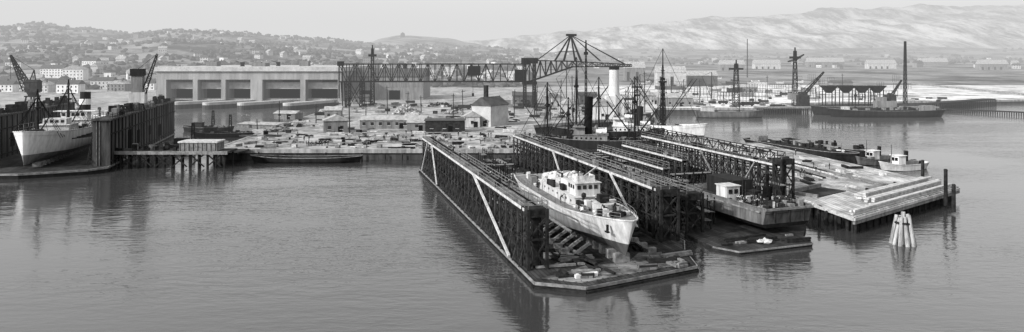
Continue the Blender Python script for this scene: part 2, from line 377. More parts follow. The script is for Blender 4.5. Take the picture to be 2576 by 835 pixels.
# ---------------------------------------------------------------- bunker
B0=(-219,450)
T=thing('submarine_bunker','massive concrete submarine bunker with five dark pens','bunker',(B0[0],B0[1],0))
W=114.5
op=[(6.1,22.5),(25.4,39.9),(42.6,58),(65.3,88.6),(91.8,111.8)]
mb=MB()
edges=[0]+[e for o in op for e in o]+[W]
for i in range(0,len(edges),2): mb.box(edges[i],edges[i+1],0,60,-2,16.5)
mb.box(0,W,-.02,60,16.5,21.6)
mb.box(0,W,60,112,-2,21.6); part(T,'wall',mb,M_conc)
part(T,'roof',MB().box(-1.2,W+.8,-1.5,113,21.62,24.3),M_concl)
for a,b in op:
    e=part(T,'pen_opening',MB().box(a+.01,b-.01,40,41,-1,16.45),M_void)  # black back sheet paints the darkness inside the pen
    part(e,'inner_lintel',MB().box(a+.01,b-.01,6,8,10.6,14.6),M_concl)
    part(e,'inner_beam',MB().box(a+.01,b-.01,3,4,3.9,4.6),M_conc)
    part(e,'pen_shade_sheet',MB().box(a+.02,b-.02,14,15,4.7,10.5),M_void)  # black sheet added as painted shade in the pen, not a gate
for x,y,w,h in ((14,40,7,3),(48,30,9,2.2),(75,45,6,3.5),(98,60,12,2.5),(30,80,10,2)):
    k=MB().box(x,x+w,y,y+w,24.3,24.3+h); k.box(x+w*.3,x+w*.6,y+w*.3,y+w*.6,24.2+h,24.9+h)
    part(T,'roof_emplacement',k,M_wallg)
for u,Y in ((700,500),(610,480),(1018,490)):
    x=XU(u,Y); z=22.5 if u==1018 else 24.3
    g=thing('flak_gun','anti aircraft gun on the bunker roof','gun',(x,Y,z),0,'roof guns')
    part(g,'mount',MB().tube((0,0,0),(0,0,1.6),1.6,1.0,10).box(-1.2,1.2,-.8,.8,1.5,2.8),M_ironf)
    part(g,'barrel',MB().tube((0,0,2.3),(-4.5,-.5,3.6),.25,.18,6),M_ironf)
for u0,u1,yn in ((440,519,424),(516,592,421),(603,682,418),(717,792,414)):
    xa=XU(u0,yn+6);xb=XU(u1,yn+6); n=10; hw=3.2
    d=Vector((xb-xa,20,0)).normalized(); nrm=Vector((-d.y,d.x,0)); c=Vector((xa+3,yn+3,0)); e=Vector((xb+2,450,0))
    pts=[e-nrm*hw]
    for k in range(n+1):
        t=-math.pi/2+math.pi*k/n; pts.append(c-d*math.cos(t)*hw+nrm*math.sin(t)*hw)
    pts.append(e+nrm*hw); pts=[(p.x,p.y) for p in pts]
    f=thing('guide_mole','rounded concrete guide mole in front of the bunker','mole',(0,0,0),0,'bunker entrance moles')
    part(f,'base',MB().ext(pts,-2,2.6,False),M_concd); part(f,'cap',MB().ext(pts,2.6,4.2),M_concl)
T=thing('dark_warehouse','grey steel framed warehouse beside the bunker','warehouse',(-103,470,3))
mb=MB().box(0,46,0,40,0,15); mb.poly([(0,0,15),(0,40,15),(0,20,20)]); mb.poly([(46,0,15),(46,20,20),(46,40,15)]); part(T,'wall',mb,M_mgrey)
part(T,'roof',MB().roof(0,46,0,40,15.02,5,.8),M_roofd)
for k in range(6): part(T,'window',MB().box(3+k*7.2,7.5+k*7.2,-.1,.05,8,12.5),M_wallg)
for k in range(2): part(T,'door',MB().box(6+k*18,13+k*18,-.12,.05,0,6),M_void)
# ---------------------------------------------------------------- gantry crane
YG=400
T=thing('gantry_crane','long black lattice gantry crane over the yard','crane',(0,YG,0))
xa,xl,xr,xc,xe=XU(857,YG),XU(893,YG),XU(1332,YG),XU(1440,YG),XU(1587,YG)
zb,zt=ZV(205,YG),ZV(161,YG)
for yy in (-3.5,3.5):
    g=MB(); g.truss((xa,yy,zb),(xr,yy,zb),zt-zb,zt-zb,26,.62,.34)
    g.truss((xr,yy,zb),(xc,yy,ZV(168,YG)),ZV(152,YG)-zb,ZV(154,YG)-ZV(168,YG),8,.65,.36)
    g.truss((xc,yy,ZV(168,YG)),(xe,yy,ZV(167,YG)),ZV(154,YG)-ZV(168,YG),1.0,12,.55,.32)
    part(T,'girder',g,M_ironf)
g=MB()
for i in range(27):
    x=xa+(xr-xa)*i/26; g.beam((x,-3.5,zb),(x,3.5,zb),.3); g.beam((x,-3.5,zt),(x,3.5,zt),.3)
part(T,'cross_bracing',g,M_ironf)
g=MB(); pk=(XU(1436,YG),0,ZV(88,YG))
for yy in (-3,3):
    for ub in (1395,1418,1447,1462): g.beam((XU(ub,YG),yy,ZV(154,YG)),pk,.6)
    g.beam(pk,(xe-3,yy,ZV(162,YG)),.38); g.beam(pk,(XU(1510,YG),yy,ZV(153,YG)),.35); g.beam(pk,(XU(1350,YG),yy,ZV(152,YG)),.4)
g.beam((pk[0]-2.5,-1.5,pk[2]),(pk[0]+3,1.5,pk[2]),1.2)
g.beam((XU(1405,YG),0,ZV(130,YG)),(XU(1455,YG),0,ZV(130,YG)),.4)
part(T,'cantilever_tower',g,M_ironf)
g=MB()
for dx in (-2.6,2.6):
    for yy in (-5,5): g.mast(xr+dx,yy,3,zt+3,1.6,1.2,10,.45)
g.box(xr-4,xr+4,-5,5,zb-1.5,zb); g.box(xr-4.5,xr+4.5,-4,4,zt+.3,zt+3.4); part(T,'main_leg',g,M_ironf)
for yy in (-4,4):
    g=MB()
    for dx in (-4,4): g.mast(xl+dx,yy,3,zb,1.0,1.0,7,.3)
    g.beam((xl-4,yy,3),(xl+4,yy,zb),.35); g.beam((xl+4,yy,3),(xl-4,yy,zb),.35); part(T,'pendulum_leg',g,M_ironf)
g=MB()
for yy in (-3.6,3.6):
    g.beam((xa,yy,8),(xa,yy,zt),.6); g.beam((xa+2,yy,3),(xa+1,yy,zb),.5)
g.box(xa-1,xa+1,-4,4,zt-1,zt+1.5); part(T,'end_frame',g,M_ironf)
tr=part(T,'trolley',MB().box(XU(1178,YG),XU(1208,YG),-4.5,4.5,ZV(190,YG),ZV(166,YG)),M_iron)
part(tr,'cable',MB().beam((XU(1190,YG),-1,ZV(235,YG)),(XU(1190,YG),-1,ZV(190,YG)),.2).box(XU(1190,YG)-.6,XU(1190,YG)+.6,-1.6,-.4,ZV(242,YG),ZV(234,YG)),M_iron)
part(T,'machinery_house',MB().box(XU(1296,YG),XU(1322,YG),-4,4,ZV(205,YG),ZV(175,YG)),M_iron)
# ---------------------------------------------------------------- ship hull
def hull_parts(T,L,B,D,wl,sb,ss,rake,fine=0.3,stern=0.6,bulw=0.8,m1=M_lgrey,m2=M_boot,mdeck=M_plankm,bluff=0.6,smooth=True,boxy=False):
    N=28; levels=[0,0.08,0.2,wl,wl+.02,0.6,0.8,1.0]
    prof=(lambda q: min(1,.86+.14*min(1,q/.2))) if boxy else (lambda q: 0.03+0.97*min(1,q/0.35)**0.45)
    def zd(t):
        z=D
        if t<0.5: z+=sb*(1-t/0.5)**2
        else: z+=ss*((t-.5)/.5)**2
        return z
    def hb(t):
        if boxy: return B/2*(.93+.07*min(1,t/fine))
        f=min(1,t/fine)**bluff
        if t>0.75: f*=1-(1-stern)*((t-.75)/.25)**2
        return B/2*f
    rings=[]
    for i in range(N+1):
        t=(i/N)**1.4; side=[]
        for q in levels:
            z=q*zd(t); w=0 if boxy else max(0,1-t/(fine*1.3)); p=prof(q)*(1-w)+w*(q**0.8)
            wst=max(0,(t-.8)/.2); p=p*(1-wst*(1-q)*0.6)
            y=L*t+rake*(1-q)*max(0,1-t)**6-1.0*wst*(1-q)*L*0.03
            side.append((max(0.03,hb(t)*p),y,z))
        rings.append(side)
    nl=len(levels); vs=[];fs=[];mi=[]
    W2=2*nl
    for r in rings:
        for k in range(nl): vs.append(r[k])
        for k in range(nl): vs.append((-r[k][0],r[k][1],r[k][2]))
    for i in range(N):
        for k in range(nl-1):
            a=i*W2+k;b=(i+1)*W2+k; fs.append((a,b,b+1,a+1)); mi.append(1 if k<3 else 0)
            a+=nl;b+=nl; fs.append((a,a+1,b+1,b)); mi.append(1 if k<3 else 0)
    for e in (0,N):
        for k in range(nl-1):
            a=e*W2+k; fs.append((a,a+1,a+1+nl,a+nl)); mi.append(1 if k<3 else 0)
    mb=MB(); mb.v=vs; mb.f=fs; mb.m=mi
    h=part(T,'hull',mb,[m1,m2])
    if smooth:
        for p in h.data.polygons[:-2*(nl-1)]: p.use_smooth=True
    dk=MB()
    for i in range(N):
        a=rings[i][-1];b=rings[i+1][-1]; k=0.97
        dk.poly([(-a[0]*k,a[1]+.05,a[2]-bulw),(a[0]*k,a[1]+.05,a[2]-bulw),(b[0]*k,b[1],b[2]-bulw),(-b[0]*k,b[1],b[2]-bulw)])
    part(T,'deck',dk,mdeck)
    rl=MB()
    for i in range(N):
        a=rings[i][-1];b=rings[i+1][-1]
        for sgn in (1,-1): rl.beam((sgn*a[0],a[1],a[2]+.02),(sgn*b[0],b[1],b[2]+.02),.22,.14)
    part(T,'gunwale',rl,M_tim if m1 is M_hulld else m1)
    return zd,hb
def ringpart(T,zd,hb,L,t0,t1,h=1.0,ins=.15):
    for sg in (1,-1):
        pts=[(sg*(hb(t0+(t1-t0)*k/10)-ins),L*(t0+(t1-t0)*k/10),zd(t0+(t1-t0)*k/10)) for k in range(11)]
        part(T,'railing',MB().rail(pts,h,1.6,.045),M_mgrey)
# ---------------------------------------------------------------- people
def make_person(pose):
    J={'pel':(0,0,.95,.15),'sp':(0,0,1.15,.14),'ch':(0,0,1.36,.17),'nk':(0,0,1.5,.065),'hd':(0,-.01,1.62,.095),'ht':(0,0,1.72,.08)}
    if pose==1:
        J['sp']=(0,-.12,1.12,.14);J['ch']=(0,-.32,1.25,.17);J['nk']=(0,-.44,1.32,.065);J['hd']=(0,-.54,1.38,.095);J['ht']=(0,-.6,1.44,.08)
    oy=J['ch'][1]; oz=J['ch'][2]
    for s_,n in ((1,'l'),(-1,'r')):
        f=.18*s_ if pose==2 else 0
        J['hp'+n]=(.1*s_,0,.88,.1);J['kn'+n]=(.11*s_,-.04+f*.7,.5,.07);J['an'+n]=(.12*s_,f,.09,.05);J['to'+n]=(.13*s_,-.16+f,.04,.04)
        J['sh'+n]=(.2*s_,oy,oz+.06,.07);J['el'+n]=(.27*s_,oy-.03-f,oz-.24,.05);J['wr'+n]=(.27*s_,oy-.16-f,oz-.47,.035);J['ha'+n]=(.26*s_,oy-.2-f,oz-.56,.04)
    E=[('pel','sp'),('sp','ch'),('ch','nk'),('nk','hd'),('hd','ht')]
    for n in 'lr': E+=[('pel','hp'+n),('hp'+n,'kn'+n),('kn'+n,'an'+n),('an'+n,'to'+n),('ch','sh'+n),('sh'+n,'el'+n),('el'+n,'wr'+n),('wr'+n,'ha'+n)]
    keys=list(J); me=bpy.data.meshes.new('p'); me.from_pydata([J[k][:3] for k in keys],[(keys.index(a),keys.index(b)) for a,b in E],[])
    o=bpy.data.objects.new('p',me); COL.objects.link(o); o.modifiers.new('s','SKIN'); o.modifiers.new('u','SUBSURF').levels=1
    for i,k in enumerate(keys): me.skin_vertices[0].data[i].radius=(J[k][3],)*2
    me.skin_vertices[0].data[0].use_root=True
    dg=bpy.context.evaluated_depsgraph_get(); r=bpy.data.meshes.new_from_object(o.evaluated_get(dg)); bpy.data.objects.remove(o)
    r.name='person'; r.materials.clear()
    for m in (M_cloth,M_cloth2,M_skin): r.materials.append(m)
    hz=J['nk'][2]
    for p in r.polygons:
        c=p.center; p.use_smooth=True
        p.material_index=2 if (c.z>hz and abs(c.x)<.15) or (abs(c.x)>.2 and c.z<oz-.48) else (1 if c.z<.9 else 0)
    cap=MB().tube((J['ht'][0],J['ht'][1],J['ht'][2]-.03),(J['ht'][0],J['ht'][1],J['ht'][2]+.07),.12,.09,10); cap.box(-.09,.09,J['ht'][1]-.2,J['ht'][1]-.05,J['ht'][2]-.02,J['ht'][2]+.01)
    return r,cap.mesh('cap',M_cloth)
PER=[make_person(k) for k in range(3)]
PL=['workman in dark cap standing','workman in dark cap bending over','workman in dark cap walking']
def person(x,y,z,pose=None,rz=None,where=''):
    k=random.choice([0,0,2,1]) if pose is None else pose
    o=solo('person',PL[k]+where,'person',PER[k][0],None,(x,y,z),U(0,6.28) if rz is None else rz,'dockyard workers')
    part(o,'cap',PER[k][1],None); return o
# ---------------------------------------------------------------- floating docks (trestle type)
def trestle_wall(T,xa,xb,y0,y1,zt,outer,label=None,sp=3.0,z0=1.1,plate=.5):
    g=MB()
    for x in (xa,xb):
        g.beam((x,y0,zt-.45),(x,y1,zt-.45),.3,.45); g.beam((x,y0,zt-1.7),(x,y1,zt-1.7),.2); g.beam((x,y0,(zt+z0)/2-.6),(x,y1,(zt+z0)/2-.6),.2); g.beam((x,y0,z0+.3),(x,y1,z0+.3),.4)
    w=part(T,'side_wall',g,M_iron2,label)
    n=int((y1-y0)/sp)
    pm=MB(); 
    for x in (xa,xb): pm.beam((x,0,z0),(x,0,zt-.3),.3)
    pm.beam((xa,0,z0+2.4),(xb,0,zt-2.3),.14); pm.beam((xb,0,z0+2.4),(xa,0,zt-2.3),.14); pm.beam((xa-.9 if outer<0 else xb+.9,0,z0),(xa if outer<0 else xb,0,z0+3.2),.16)
    pm=pm.mesh('post_frame',M_trest)
    for i in range(n+1): part(w,'post_frame',pm,None,loc=(0,y0+(y1-y0)*i/n,0))
    st=(y1-y0)/n; zm=(zt+z0)/2-.6
    bm=MB()
    for x in (xa,xb):
        bm.beam((x,0,zm),(x,st,zt-1.7),.13); bm.beam((x,st,zm),(x,0,zt-1.7),.13); bm.beam((x,0,z0+.4),(x,st,zm),.13)
    bm=bm.mesh('cross_brace',M_iron2)
    for i in range(0,n): part(w,'cross_brace',bm,None,loc=(0,y0+st*i,0))
    xi=xb-.3 if outer<0 else xa+.3
    yy=y0+2
    while yy<y1-4:
        l=U(2,7); l=min(l,y1-1-yy); 
        if R()<plate: part(w,'plating',MB().box(xi-.04,xi+.04,yy,yy+l,z0+.3,z0+U(1.5,4.4)),M_iron)
        yy+=l+U(.5,2.5)
    part(w,'walkway',MB().box(xa-.1,xb+.1,y0-.3,y1,zt-.19,zt),M_plankm)
    part(w,'railing',MB().rail([(xa-.05,y0,zt),(xa-.05,y1,zt)],1.15,2.2,.07),M_tim)
    part(w,'railing',MB().rail([(xb+.05,y0,zt),(xb+.05,y1,zt)],1.15,2.2,.07),M_tim)
    part(w,'kerb_beam',MB().box(xa-.24,xa-.12,y0-.2,y1,zt-.35,zt+.04),M_timl); part(w,'kerb_beam',MB().box(xb+.12,xb+.24,y0-.2,y1,zt-.35,zt+.04),M_tim)
    part(w,'cable_pipe',MB().beam((xb-.5,y0,zt+.12),(xb-.5,y1,zt+.12),.16),M_iron)
    for k in range(int((y1-y0)/7)):
        yy=U(y0+2,y1-2); part(w,'walkway_locker',MB().box(xa+.3,xa+U(.8,1.4),yy,yy+U(.6,1.6),zt,zt+U(.4,1.2)),random.choice([M_tim,M_iron2,M_timd]))
    return w
def endtower(T,x0,x1,y0,y1,z0,z1):
    g=MB()
    for x in (x0,x1):
        for y in (y0,y1): g.beam((x,y,z0),(x,y,z1),.42)
    g.box(x0,x1,y0,y1,z1-.9,z1)
    g.box(x0+.9,x1-.9,y0+.8,y1-.8,z0,z1-1)
    m_=(z0+z1)/2
    for a,b in ((z0,m_),(m_,z1-1)): 
        g.beam((x0,y0,a),(x1,y0,b),.2); g.beam((x1,y0,a),(x0,y0,b),.2); g.beam((x0,y0,a),(x0,y1,b),.2); g.beam((x0,y1,a),(x0,y0,b),.2); g.beam((x0,y0,b),(x1,y0,b),.25); g.beam((x0,y0,b),(x0,y1,b),.25)
    part(T,'end_tower',g,M_iron2)
    part(T,'railing',MB().rail([(x0,y0,z1),(x1,y0,z1),(x1,y1,z1)],1.1,1.5,.07),M_tim)
D1=(3,95); A1=math.atan2(28,100)
T=thing('floating_dock','long black trestle sided floating dock on a low pontoon','floating dock',(D1[0],D1[1],0),A1)
pol=[(0,0),(5.7,-3.7),(24,1),(26.5,9),(29.2,14),(29.2,101),(0,101)]
part(T,'pontoon',MB().ext(pol,-1.5,.75,False),M_timd)
part(T,'pontoon_deck',MB().ext(pol,.76,.9,True,False),M_plankd)
fd=MB()
for a,b in zip(pol,pol[1:]+pol[:1]): fd.beam((a[0],a[1],.7),(b[0],b[1],.7),.35,.4)
part(T,'fender_beam',fd,M_tim)
fd=MB()
for a,b in zip(pol,pol[1:]+pol[:1]): fd.beam((a[0],a[1],.15),(b[0],b[1],.15),.7,.3)
part(T,'waterline_wale',fd,M_timd)
part(T,'apron',MB().ext([(1.2,1),(5.7,-2.2),(22.5,1.8),(24.5,8),(19,9),(15,4.5),(9,5),(5,2.5)],.91,1.0,True,False),M_apron)
trestle_wall(T,.7,3.2,7,100,9,-1,sp=3.3,z0=.9,plate=.12)
trestle_wall(T,25.4,28.0,16,100,9,1,sp=3.3,z0=.9,plate=.7)
endtower(T,.6,3.3,5.0,7.6,.9,9.2); endtower(T,25.2,28.2,14,16.6,.9,9.2)
for (x0,y0,z0,x1,y1,z1,t) in ((-.2,12,1.1,.3,38,9,.34),(-.2,74,1.1,.3,84,9,.28),(-.2,96,1.1,.3,90,9,.28),(3.6,10,9,12.5,14,4.6,.22),(3.6,26,9,11,30,5.4,.22),(24.9,40,9,17.6,37,5.5,.22),(24.9,66,9,24.9,58,2,.3),(25,22,1.3,25,34,9,.3)):
    part(T,'strut',MB().beam((x0,y0,z0),(x1,y1,z1),t),M_timl)
kb=MB().box(-1.1,1.1,-.5,.5,.9,2.15).mesh('keel_block',M_tim)
for i in range(26): part(T,'keel_block',kb,None,loc=(14.6,5.5+i*2.6,0))
sb_=MB().beam((0,0,1.1),(3.0,0,3.0),.4).box(-.5,.8,-.4,.4,.9,1.6).mesh('bilge_block',M_tim)
for i in range(14):
    part(T,'bilge_block',sb_,None,loc=(8.2,9+i*3.0,0)); part(T,'bilge_block',sb_,None,loc=(21.2,9+i*3.0,0),rz=math.pi)
def loosebeams(O,rz,xr_,yr_,n,z,mats,lab,grp,lr=(2,6),ang=None):
    for i in range(n):
        x,y=rotp(O,rz,U(*xr_),U(*yr_)); L=U(*lr); k=random.randint(1,4)
        mb=MB()
        for j in range(k): mb.box(-L/2+U(-.3,.3),L/2+U(-.3,.3),-.2+j*.42,.18+j*.42,0,.3)
        if k>2: mb.box(-L/2,L/2,0,.4,.3,.6)
        solo('timber_baulk',lab,'timber',mb,random.choice(mats),(x,y,z),rz+(U(-.3,.3)+random.choice([0,math.pi/2]) if ang is None else ang+U(-.1,.1)),grp)
loosebeams(D1,A1,(4.5,11),(1,40),50,1.01,[M_tim,M_timd,M_timd],'squared timber baulks lying on the dock floor','loose timber on the dock floor')
loosebeams(D1,A1,(18,24),(3,30),30,1.01,[M_tim,M_timd,M_timd],'squared timber baulks lying on the dock floor','loose timber on the dock floor')
loosebeams(D1,A1,(5,23),(-1,7),14,1.01,[M_tim,M_timd,M_plankm],'old planks scattered on the pontoon apron','loose timber on the dock floor',(.8,3.5))
loosebeams(D1,A1,(4.5,23.5),(50,98),60,.91,[M_tim,M_timd,M_timl,M_tim],'timber staging beams on the dock floor','loose timber on the dock floor',(3,8))
x,y=rotp(D1,A1,7,-.3); solo('timber_baulk','two whitewashed baulks lying on the pontoon apron','timber',MB().box(-1.6,1.6,-.2,.3,0,.45).box(-1.2,1.9,.28,.7,0,.4),M_white,(x,y,1.01),A1+.1)
def scaffold(x,y,z,rz,w,d,h,lab='timber scaffold staging with planks',mat_=M_timd):
    T=thing('scaffold',lab,'scaffold',(x,y,z),rz,'dock scaffolds'); g=MB()
    for i in range(int(w/2.2)+1):
        for yy in (0,d): g.beam((i*2.2,yy,0),(i*2.2,yy,h),.18)
        if i: g.beam((i*2.2-2.2,0,0),(i*2.2,0,h),.12)
    g.beam((0,0,h*.9),(int(w/2.2)*2.2,0,h*.9),.15); g.beam((0,d,h*.9),(int(w/2.2)*2.2,d,h*.9),.15); g.beam((0,0,h*.9),(0,d,h*.9),.15)
    part(T,'frame',g,mat_)
    for zz in (h*.45,h*.9): part(T,'planking',MB().box(-.3,int(w/2.2)*2.2+.3,.05,d-.05,zz,zz+.1),M_tim)
for k in range(16):
    x,y=rotp(D1,A1,U(5,18),50+k*2.9); scaffold(x,y,.9,A1+random.choice([0,1.57]),U(4,7),1.6,U(2.5,6.0))
# ---------------------------------------------------------------- patrol boat in the dock
PB=rotp(D1,A1,14.6,1.6)
T=thing('patrol_boat','pale grey naval patrol boat standing on keel blocks','boat',(PB[0],PB[1],2.15),A1)
L=48; zd,hb=hull_parts(T,L,9.6,4.3,.34,1.1,.2,2.2,fine=.3,stern=.7,bulw=.12,m1=M_ship,m2=M_boot,mdeck=M_mgrey,bluff=.55)
ringpart(T,zd,hb,L,.03,.95,.95)
h=part(T,'deckhouse',MB().box(-2.6,2.6,15.5,34,4.2,5.8).box(-2.8,2.8,15.4,34.1,5.8,5.9),M_lgrey)
for sg in (-1,1):
    for k in range(7): part(h,'porthole',MB().tube((sg*2.58,17.5+k*2.2,5.1),(sg*2.66,17.5+k*2.2,5.1),.2,.2,8),M_glass)
br=part(T,'bridge',MB().box(-2.1,2.1,16.8,20.6,5.9,7.8).box(-2.3,2.3,16.6,20.8,7.8,7.9),M_lgrey)
part(T,'open_bridge_screen',MB().box(-1.5,1.5,17.5,17.65,7.9,8.9).box(-1.5,-1.35,17.65,19.8,7.9,8.9).box(1.35,1.5,17.65,19.8,7.9,8.9),M_canvas)
part(T,'chart_house',MB().box(-1.7,1.7,21.2,25,5.9,7.5),M_canvas)
for k in range(4): part(br,'window',MB().box(-1.8+k*.95,-1.2+k*.95,16.72,16.82,6.9,7.5),M_glass)
for k in range(3): part(br,'window',MB().box(-2.16,-2.08,17.3+k*1.0,17.9+k*1.0,6.9,7.5),M_glass)
part(T,'gun_tub',MB().tube((0,10.5,4.5),(0,10.5,5.9),1.6,1.75,16),M_lgrey)
part(T,'gun',MB().tube((0,10.5,5.9),(0,10.5,6.8),.5,.4,8).tube((0,10.5,6.6),(-.4,6.9,7.3),.16,.1,6).box(-.8,.8,10.0,11.2,6.1,7.2),M_iron2)
part(T,'gun_tub',MB().tube((0,28.5,5.9),(0,28.5,6.9),1.3,1.4,16),M_lgrey); part(T,'gun',MB().tube((0,28.5,6.7),(0,28.5,7.7),.45,.35,8).tube((0,28.5,7.5),(-1.8,26.4,8.3),.13,.08,6),M_iron2)
part(T,'winch',MB().box(-.7,.7,4.6,5.6,4.7,5.7).tube((-1.2,5.1,5.3),(1.2,5.1,5.3),.35,.35,8),M_iron2)
for bx_,by_,br_ in ((1.6,7,.9),(-1.9,8.2,.8),(2.3,12.6,.9),(-2.5,12,.8),(.3,14.2,1.1),(-1.6,14.4,.9),(1.8,14.8,.8)): part(T,'canvas_cover',MB().blob((bx_,by_,4.9),br_,.85,.25),M_canvas)
cv=MB()
for k in range(18): cv.blob((U(-2.0,2.0),U(29.5,33.5),6.2+U(0,.8)),U(.6,1.1),.7,.35)
part(T,'canvas_cover',cv,M_canvas)
cv=MB()
for k in range(8): cv.blob((U(-1.3,1.3),U(21.8,24.6),7.7+U(0,.5)),U(.6,.9),.8,.35)
part(T,'canvas_cover',cv,M_canvas)
for k in range(64):
    reg=random.choice([(12,15.3,4.2),(25.2,34,5.85),(34.5,45,4.1),(5.5,10,4.5),(21,26,5.85),(11.5,15.2,4.2)]); x_=U(-2.9,2.9) if reg[2]<5 else U(-2.3,2.3); y_=U(reg[0],reg[1])
    w_,d_=U(.15,.55),U(.15,.7); part(T,'deck_stores',MB().box(x_-w_,x_+w_,y_-d_,y_+d_,reg[2],reg[2]+U(.5,1.7)),random.choice([M_iron2,M_mgrey,M_timd,M_canvas,M_lgrey,M_lgrey]))
part(T,'funnel',MB().tube((0,26.2,5.9),(0,26.5,8.4),.8,.7,12),M_mgrey)
part(T,'mast',MB().tube((0,21,5.9),(0,21.3,11.2),.13,.08,6).beam((-1.6,21.2,9.8),(1.6,21.2,9.8),.1).beam((-1,21.2,8.8),(1,21.2,8.8),.1),M_iron2)
part(T,'raft',MB().box(2.6,3.0,24,27.4,5.9,6.8),M_tim); part(T,'raft',MB().box(-3.0,-2.6,25,28.6,5.9,6.8),M_iron2)
part(T,'aft_gun',MB().tube((0,37,4),(0,37,5.3),.9,.7,10).tube((0,37,5.4),(0,40,6.1),.13,.09,6),M_iron2)
part(T,'ventilator',MB().tube((1.2,13.4,4.2),(1.2,13.4,5.8),.22,.22,8).blob((1.2,13.3,6.0),.45,1,.1),M_lgrey); part(T,'ventilator',MB().tube((-1.4,15.1,4.2),(-1.4,15.1,6.2),.22,.22,8).blob((-1.4,15.0,6.3),.45,1,.1),M_iron2)
part(T,'anchor',MB().box(-2.5,-2.2,3.2,3.5,3.3,4.3).box(-2.6,-2.2,2.9,3.8,3.2,3.4),M_iron2)
part(T,'staging_plank',MB().box(-5.8,-5.2,10,22,2.0,2.12),M_timl)
for yy,xx in ((7.2,.9),(8.6,-.6),(13.0,-1.0),(13.5,2.4),(14.9,.6),(35.5,1.6),(38.5,-1.6),(41,0.8),(31.8,-3.4),(20,-3.5),(26,3.5),(9.0,1.3)):
    wx,wy=rotp(PB,A1,xx,yy); person(wx,wy,2.15+zd(yy/L)-.1,where=' on the boat deck')
for k in range(20):
    xx=random.choice([1.6,2.4,26.4,27]); yy=U(16,98); wx,wy=rotp(D1,A1,xx,yy); person(wx,wy,9.0,where=' on the dock walkway')
for k in range(16):
    wx,wy=rotp(D1,A1,U(5,23),U(52,96)); person(wx,wy,.9,where=' on the dock floor')
# ---------------------------------------------------------------- second dock
D2=(31.5,111); A2=math.radians(17.5)
T=thing('floating_dock','second trestle sided floating dock with narrow apron','floating dock',(D2[0],D2[1],0),A2)
pol=[(.8,3),(3,-.8),(17,0),(18.5,4),(24,10),(29.5,24),(31.5,80),(.8,78)]
part(T,'pontoon',MB().ext(pol,-1.5,.45,False),M_timd); part(T,'pontoon_deck',MB().ext(pol,.46,.6,True,False),M_plankd)
fd=MB()
for a,b in zip(pol[:3],pol[1:4]): fd.beam((a[0],a[1],.45),(b[0],b[1],.45),.25,.25)
part(T,'fender_beam',fd,M_tim)
trestle_wall(T,1.4,4.0,14,78,6.8,-1,sp=3.0,z0=.6,plate=.6)
trestle_wall(T,28.2,30.6,24,79,9.3,1,sp=2.6,z0=.6,plate=.3)
trestle_wall(T,15,16.4,44,78,6.2,1,sp=3.0,z0=.6,plate=.2)
trestle_wall(T,22,23.2,48,78,7.2,1,sp=3.0,z0=.6,plate=.2)
part(T,'upper_lattice',MB().truss((28.2,24,9.3),(28.2,79,9.3),2.2,2.2,24,.16,.12),M_iron2)
part(T,'upper_lattice',MB().truss((30.6,24,9.3),(30.6,79,9.3),2.2,2.2,24,.16,.12),M_iron2)
endtower(T,27.8,30.4,21.4,23.8,.6,10.6); endtower(T,1.2,4.2,11.4,13.8,.6,7.2)
for i in range(12): part(T,'keel_block',kb,None,loc=(17.2,12+i*2.8,-.4))
for xx,z in ((7,3.4),(11,2.8),(18.6,3.0)):
    g=MB().box(xx,xx+1.2,40,77,z,z+.15)
    for k in range(12): g.beam((xx+.1,40+k*3,.6),(xx+.1,40+k*3,z+.05),.2); g.beam((xx+1.1,40+k*3,.6),(xx+1.1,40+k*3,z+.05),.2)
    wk=part(T,'staging_walkway',g,M_tim); part(wk,'railing',MB().rail([(xx,40,z+.15),(xx,77,z+.15)],1,2.5,.08),M_timl)
for (x0,y0,z0,x1,y1,z1) in ((28,30,9,22,27,4),(4.4,30,6.6,9,26,3.6),(27.8,50,9,27.8,42,1.5),(4.2,20,1.3,4.2,32,6.6)):
    part(T,'strut',MB().beam((x0,y0,z0),(x1,y1,z1),.24),M_tim)
loosebeams(D2,A2,(5,27),(40,76),50,.61,[M_tim,M_timd,M_timl,M_tim],'timber staging beams on the second dock floor','loose timber on the dock floor',(3,8))
loosebeams(D2,A2,(3,17),(1,5),12,.61,[M_tim,M_timd,M_timd],'dark timber baulks on the dock apron','loose timber on the dock floor',(1,5),0)
for k in range(20):
    x,y=rotp(D2,A2,U(5,22),38+k*1.9); scaffold(x,y,.6,A2+random.choice([0,1.57]),U(4,9),1.6,U(2.5,6.5))
for k in range(9):
    x,y=rotp(D2,A2,U(5.5,9.5),13+k*3.0); scaffold(x,y,.6,A2+1.57,U(3,6),1.4,U(3,6.5))
for k in range(5):
    x,y=rotp(D2,A2,U(25.5,27),18+k*3.4); scaffold(x,y,.6,A2+1.57,U(3,5),1.4,U(3,6.5))
for k in range(18):
    wx,wy=rotp(D2,A2,U(6,26),U(40,76)); person(wx,wy,.6,where=' on the dock floor')
x,y=rotp(D2,A2,10,2.2); mb=MB()
for k in range(6): mb.blob((U(-1.2,1.2),U(-.5,.5),.3),U(.4,.7),.6)
solo('canvas_bundle','crumpled pale canvas bundle on the dock apron','canvas',mb,M_canvas,(x,y,.62))
BO=(46.1,121.6); BR=.36
T=thing('dumb_barge','stained square ended dark barge in the second dock','boat',(BO[0],BO[1],1.75),BR)
L=24; hull_parts(T,L,10.2,3.4,.2,.0,.0,.9,fine=.1,stern=.97,bulw=.9,m1=M_hullm,m2=M_hulld,mdeck=M_plankd,smooth=False,boxy=True)
w=part(T,'wheelhouse',MB().box(-4.2,-1.4,11,14,2.5,5.2).box(-4.4,-1.2,10.8,14.2,5.2,5.32),M_lgrey)
for k in range(2): part(w,'window',MB().box(-3.8+k*1.2,-3.0+k*1.2,10.92,11.02,3.9,4.7),M_glass)
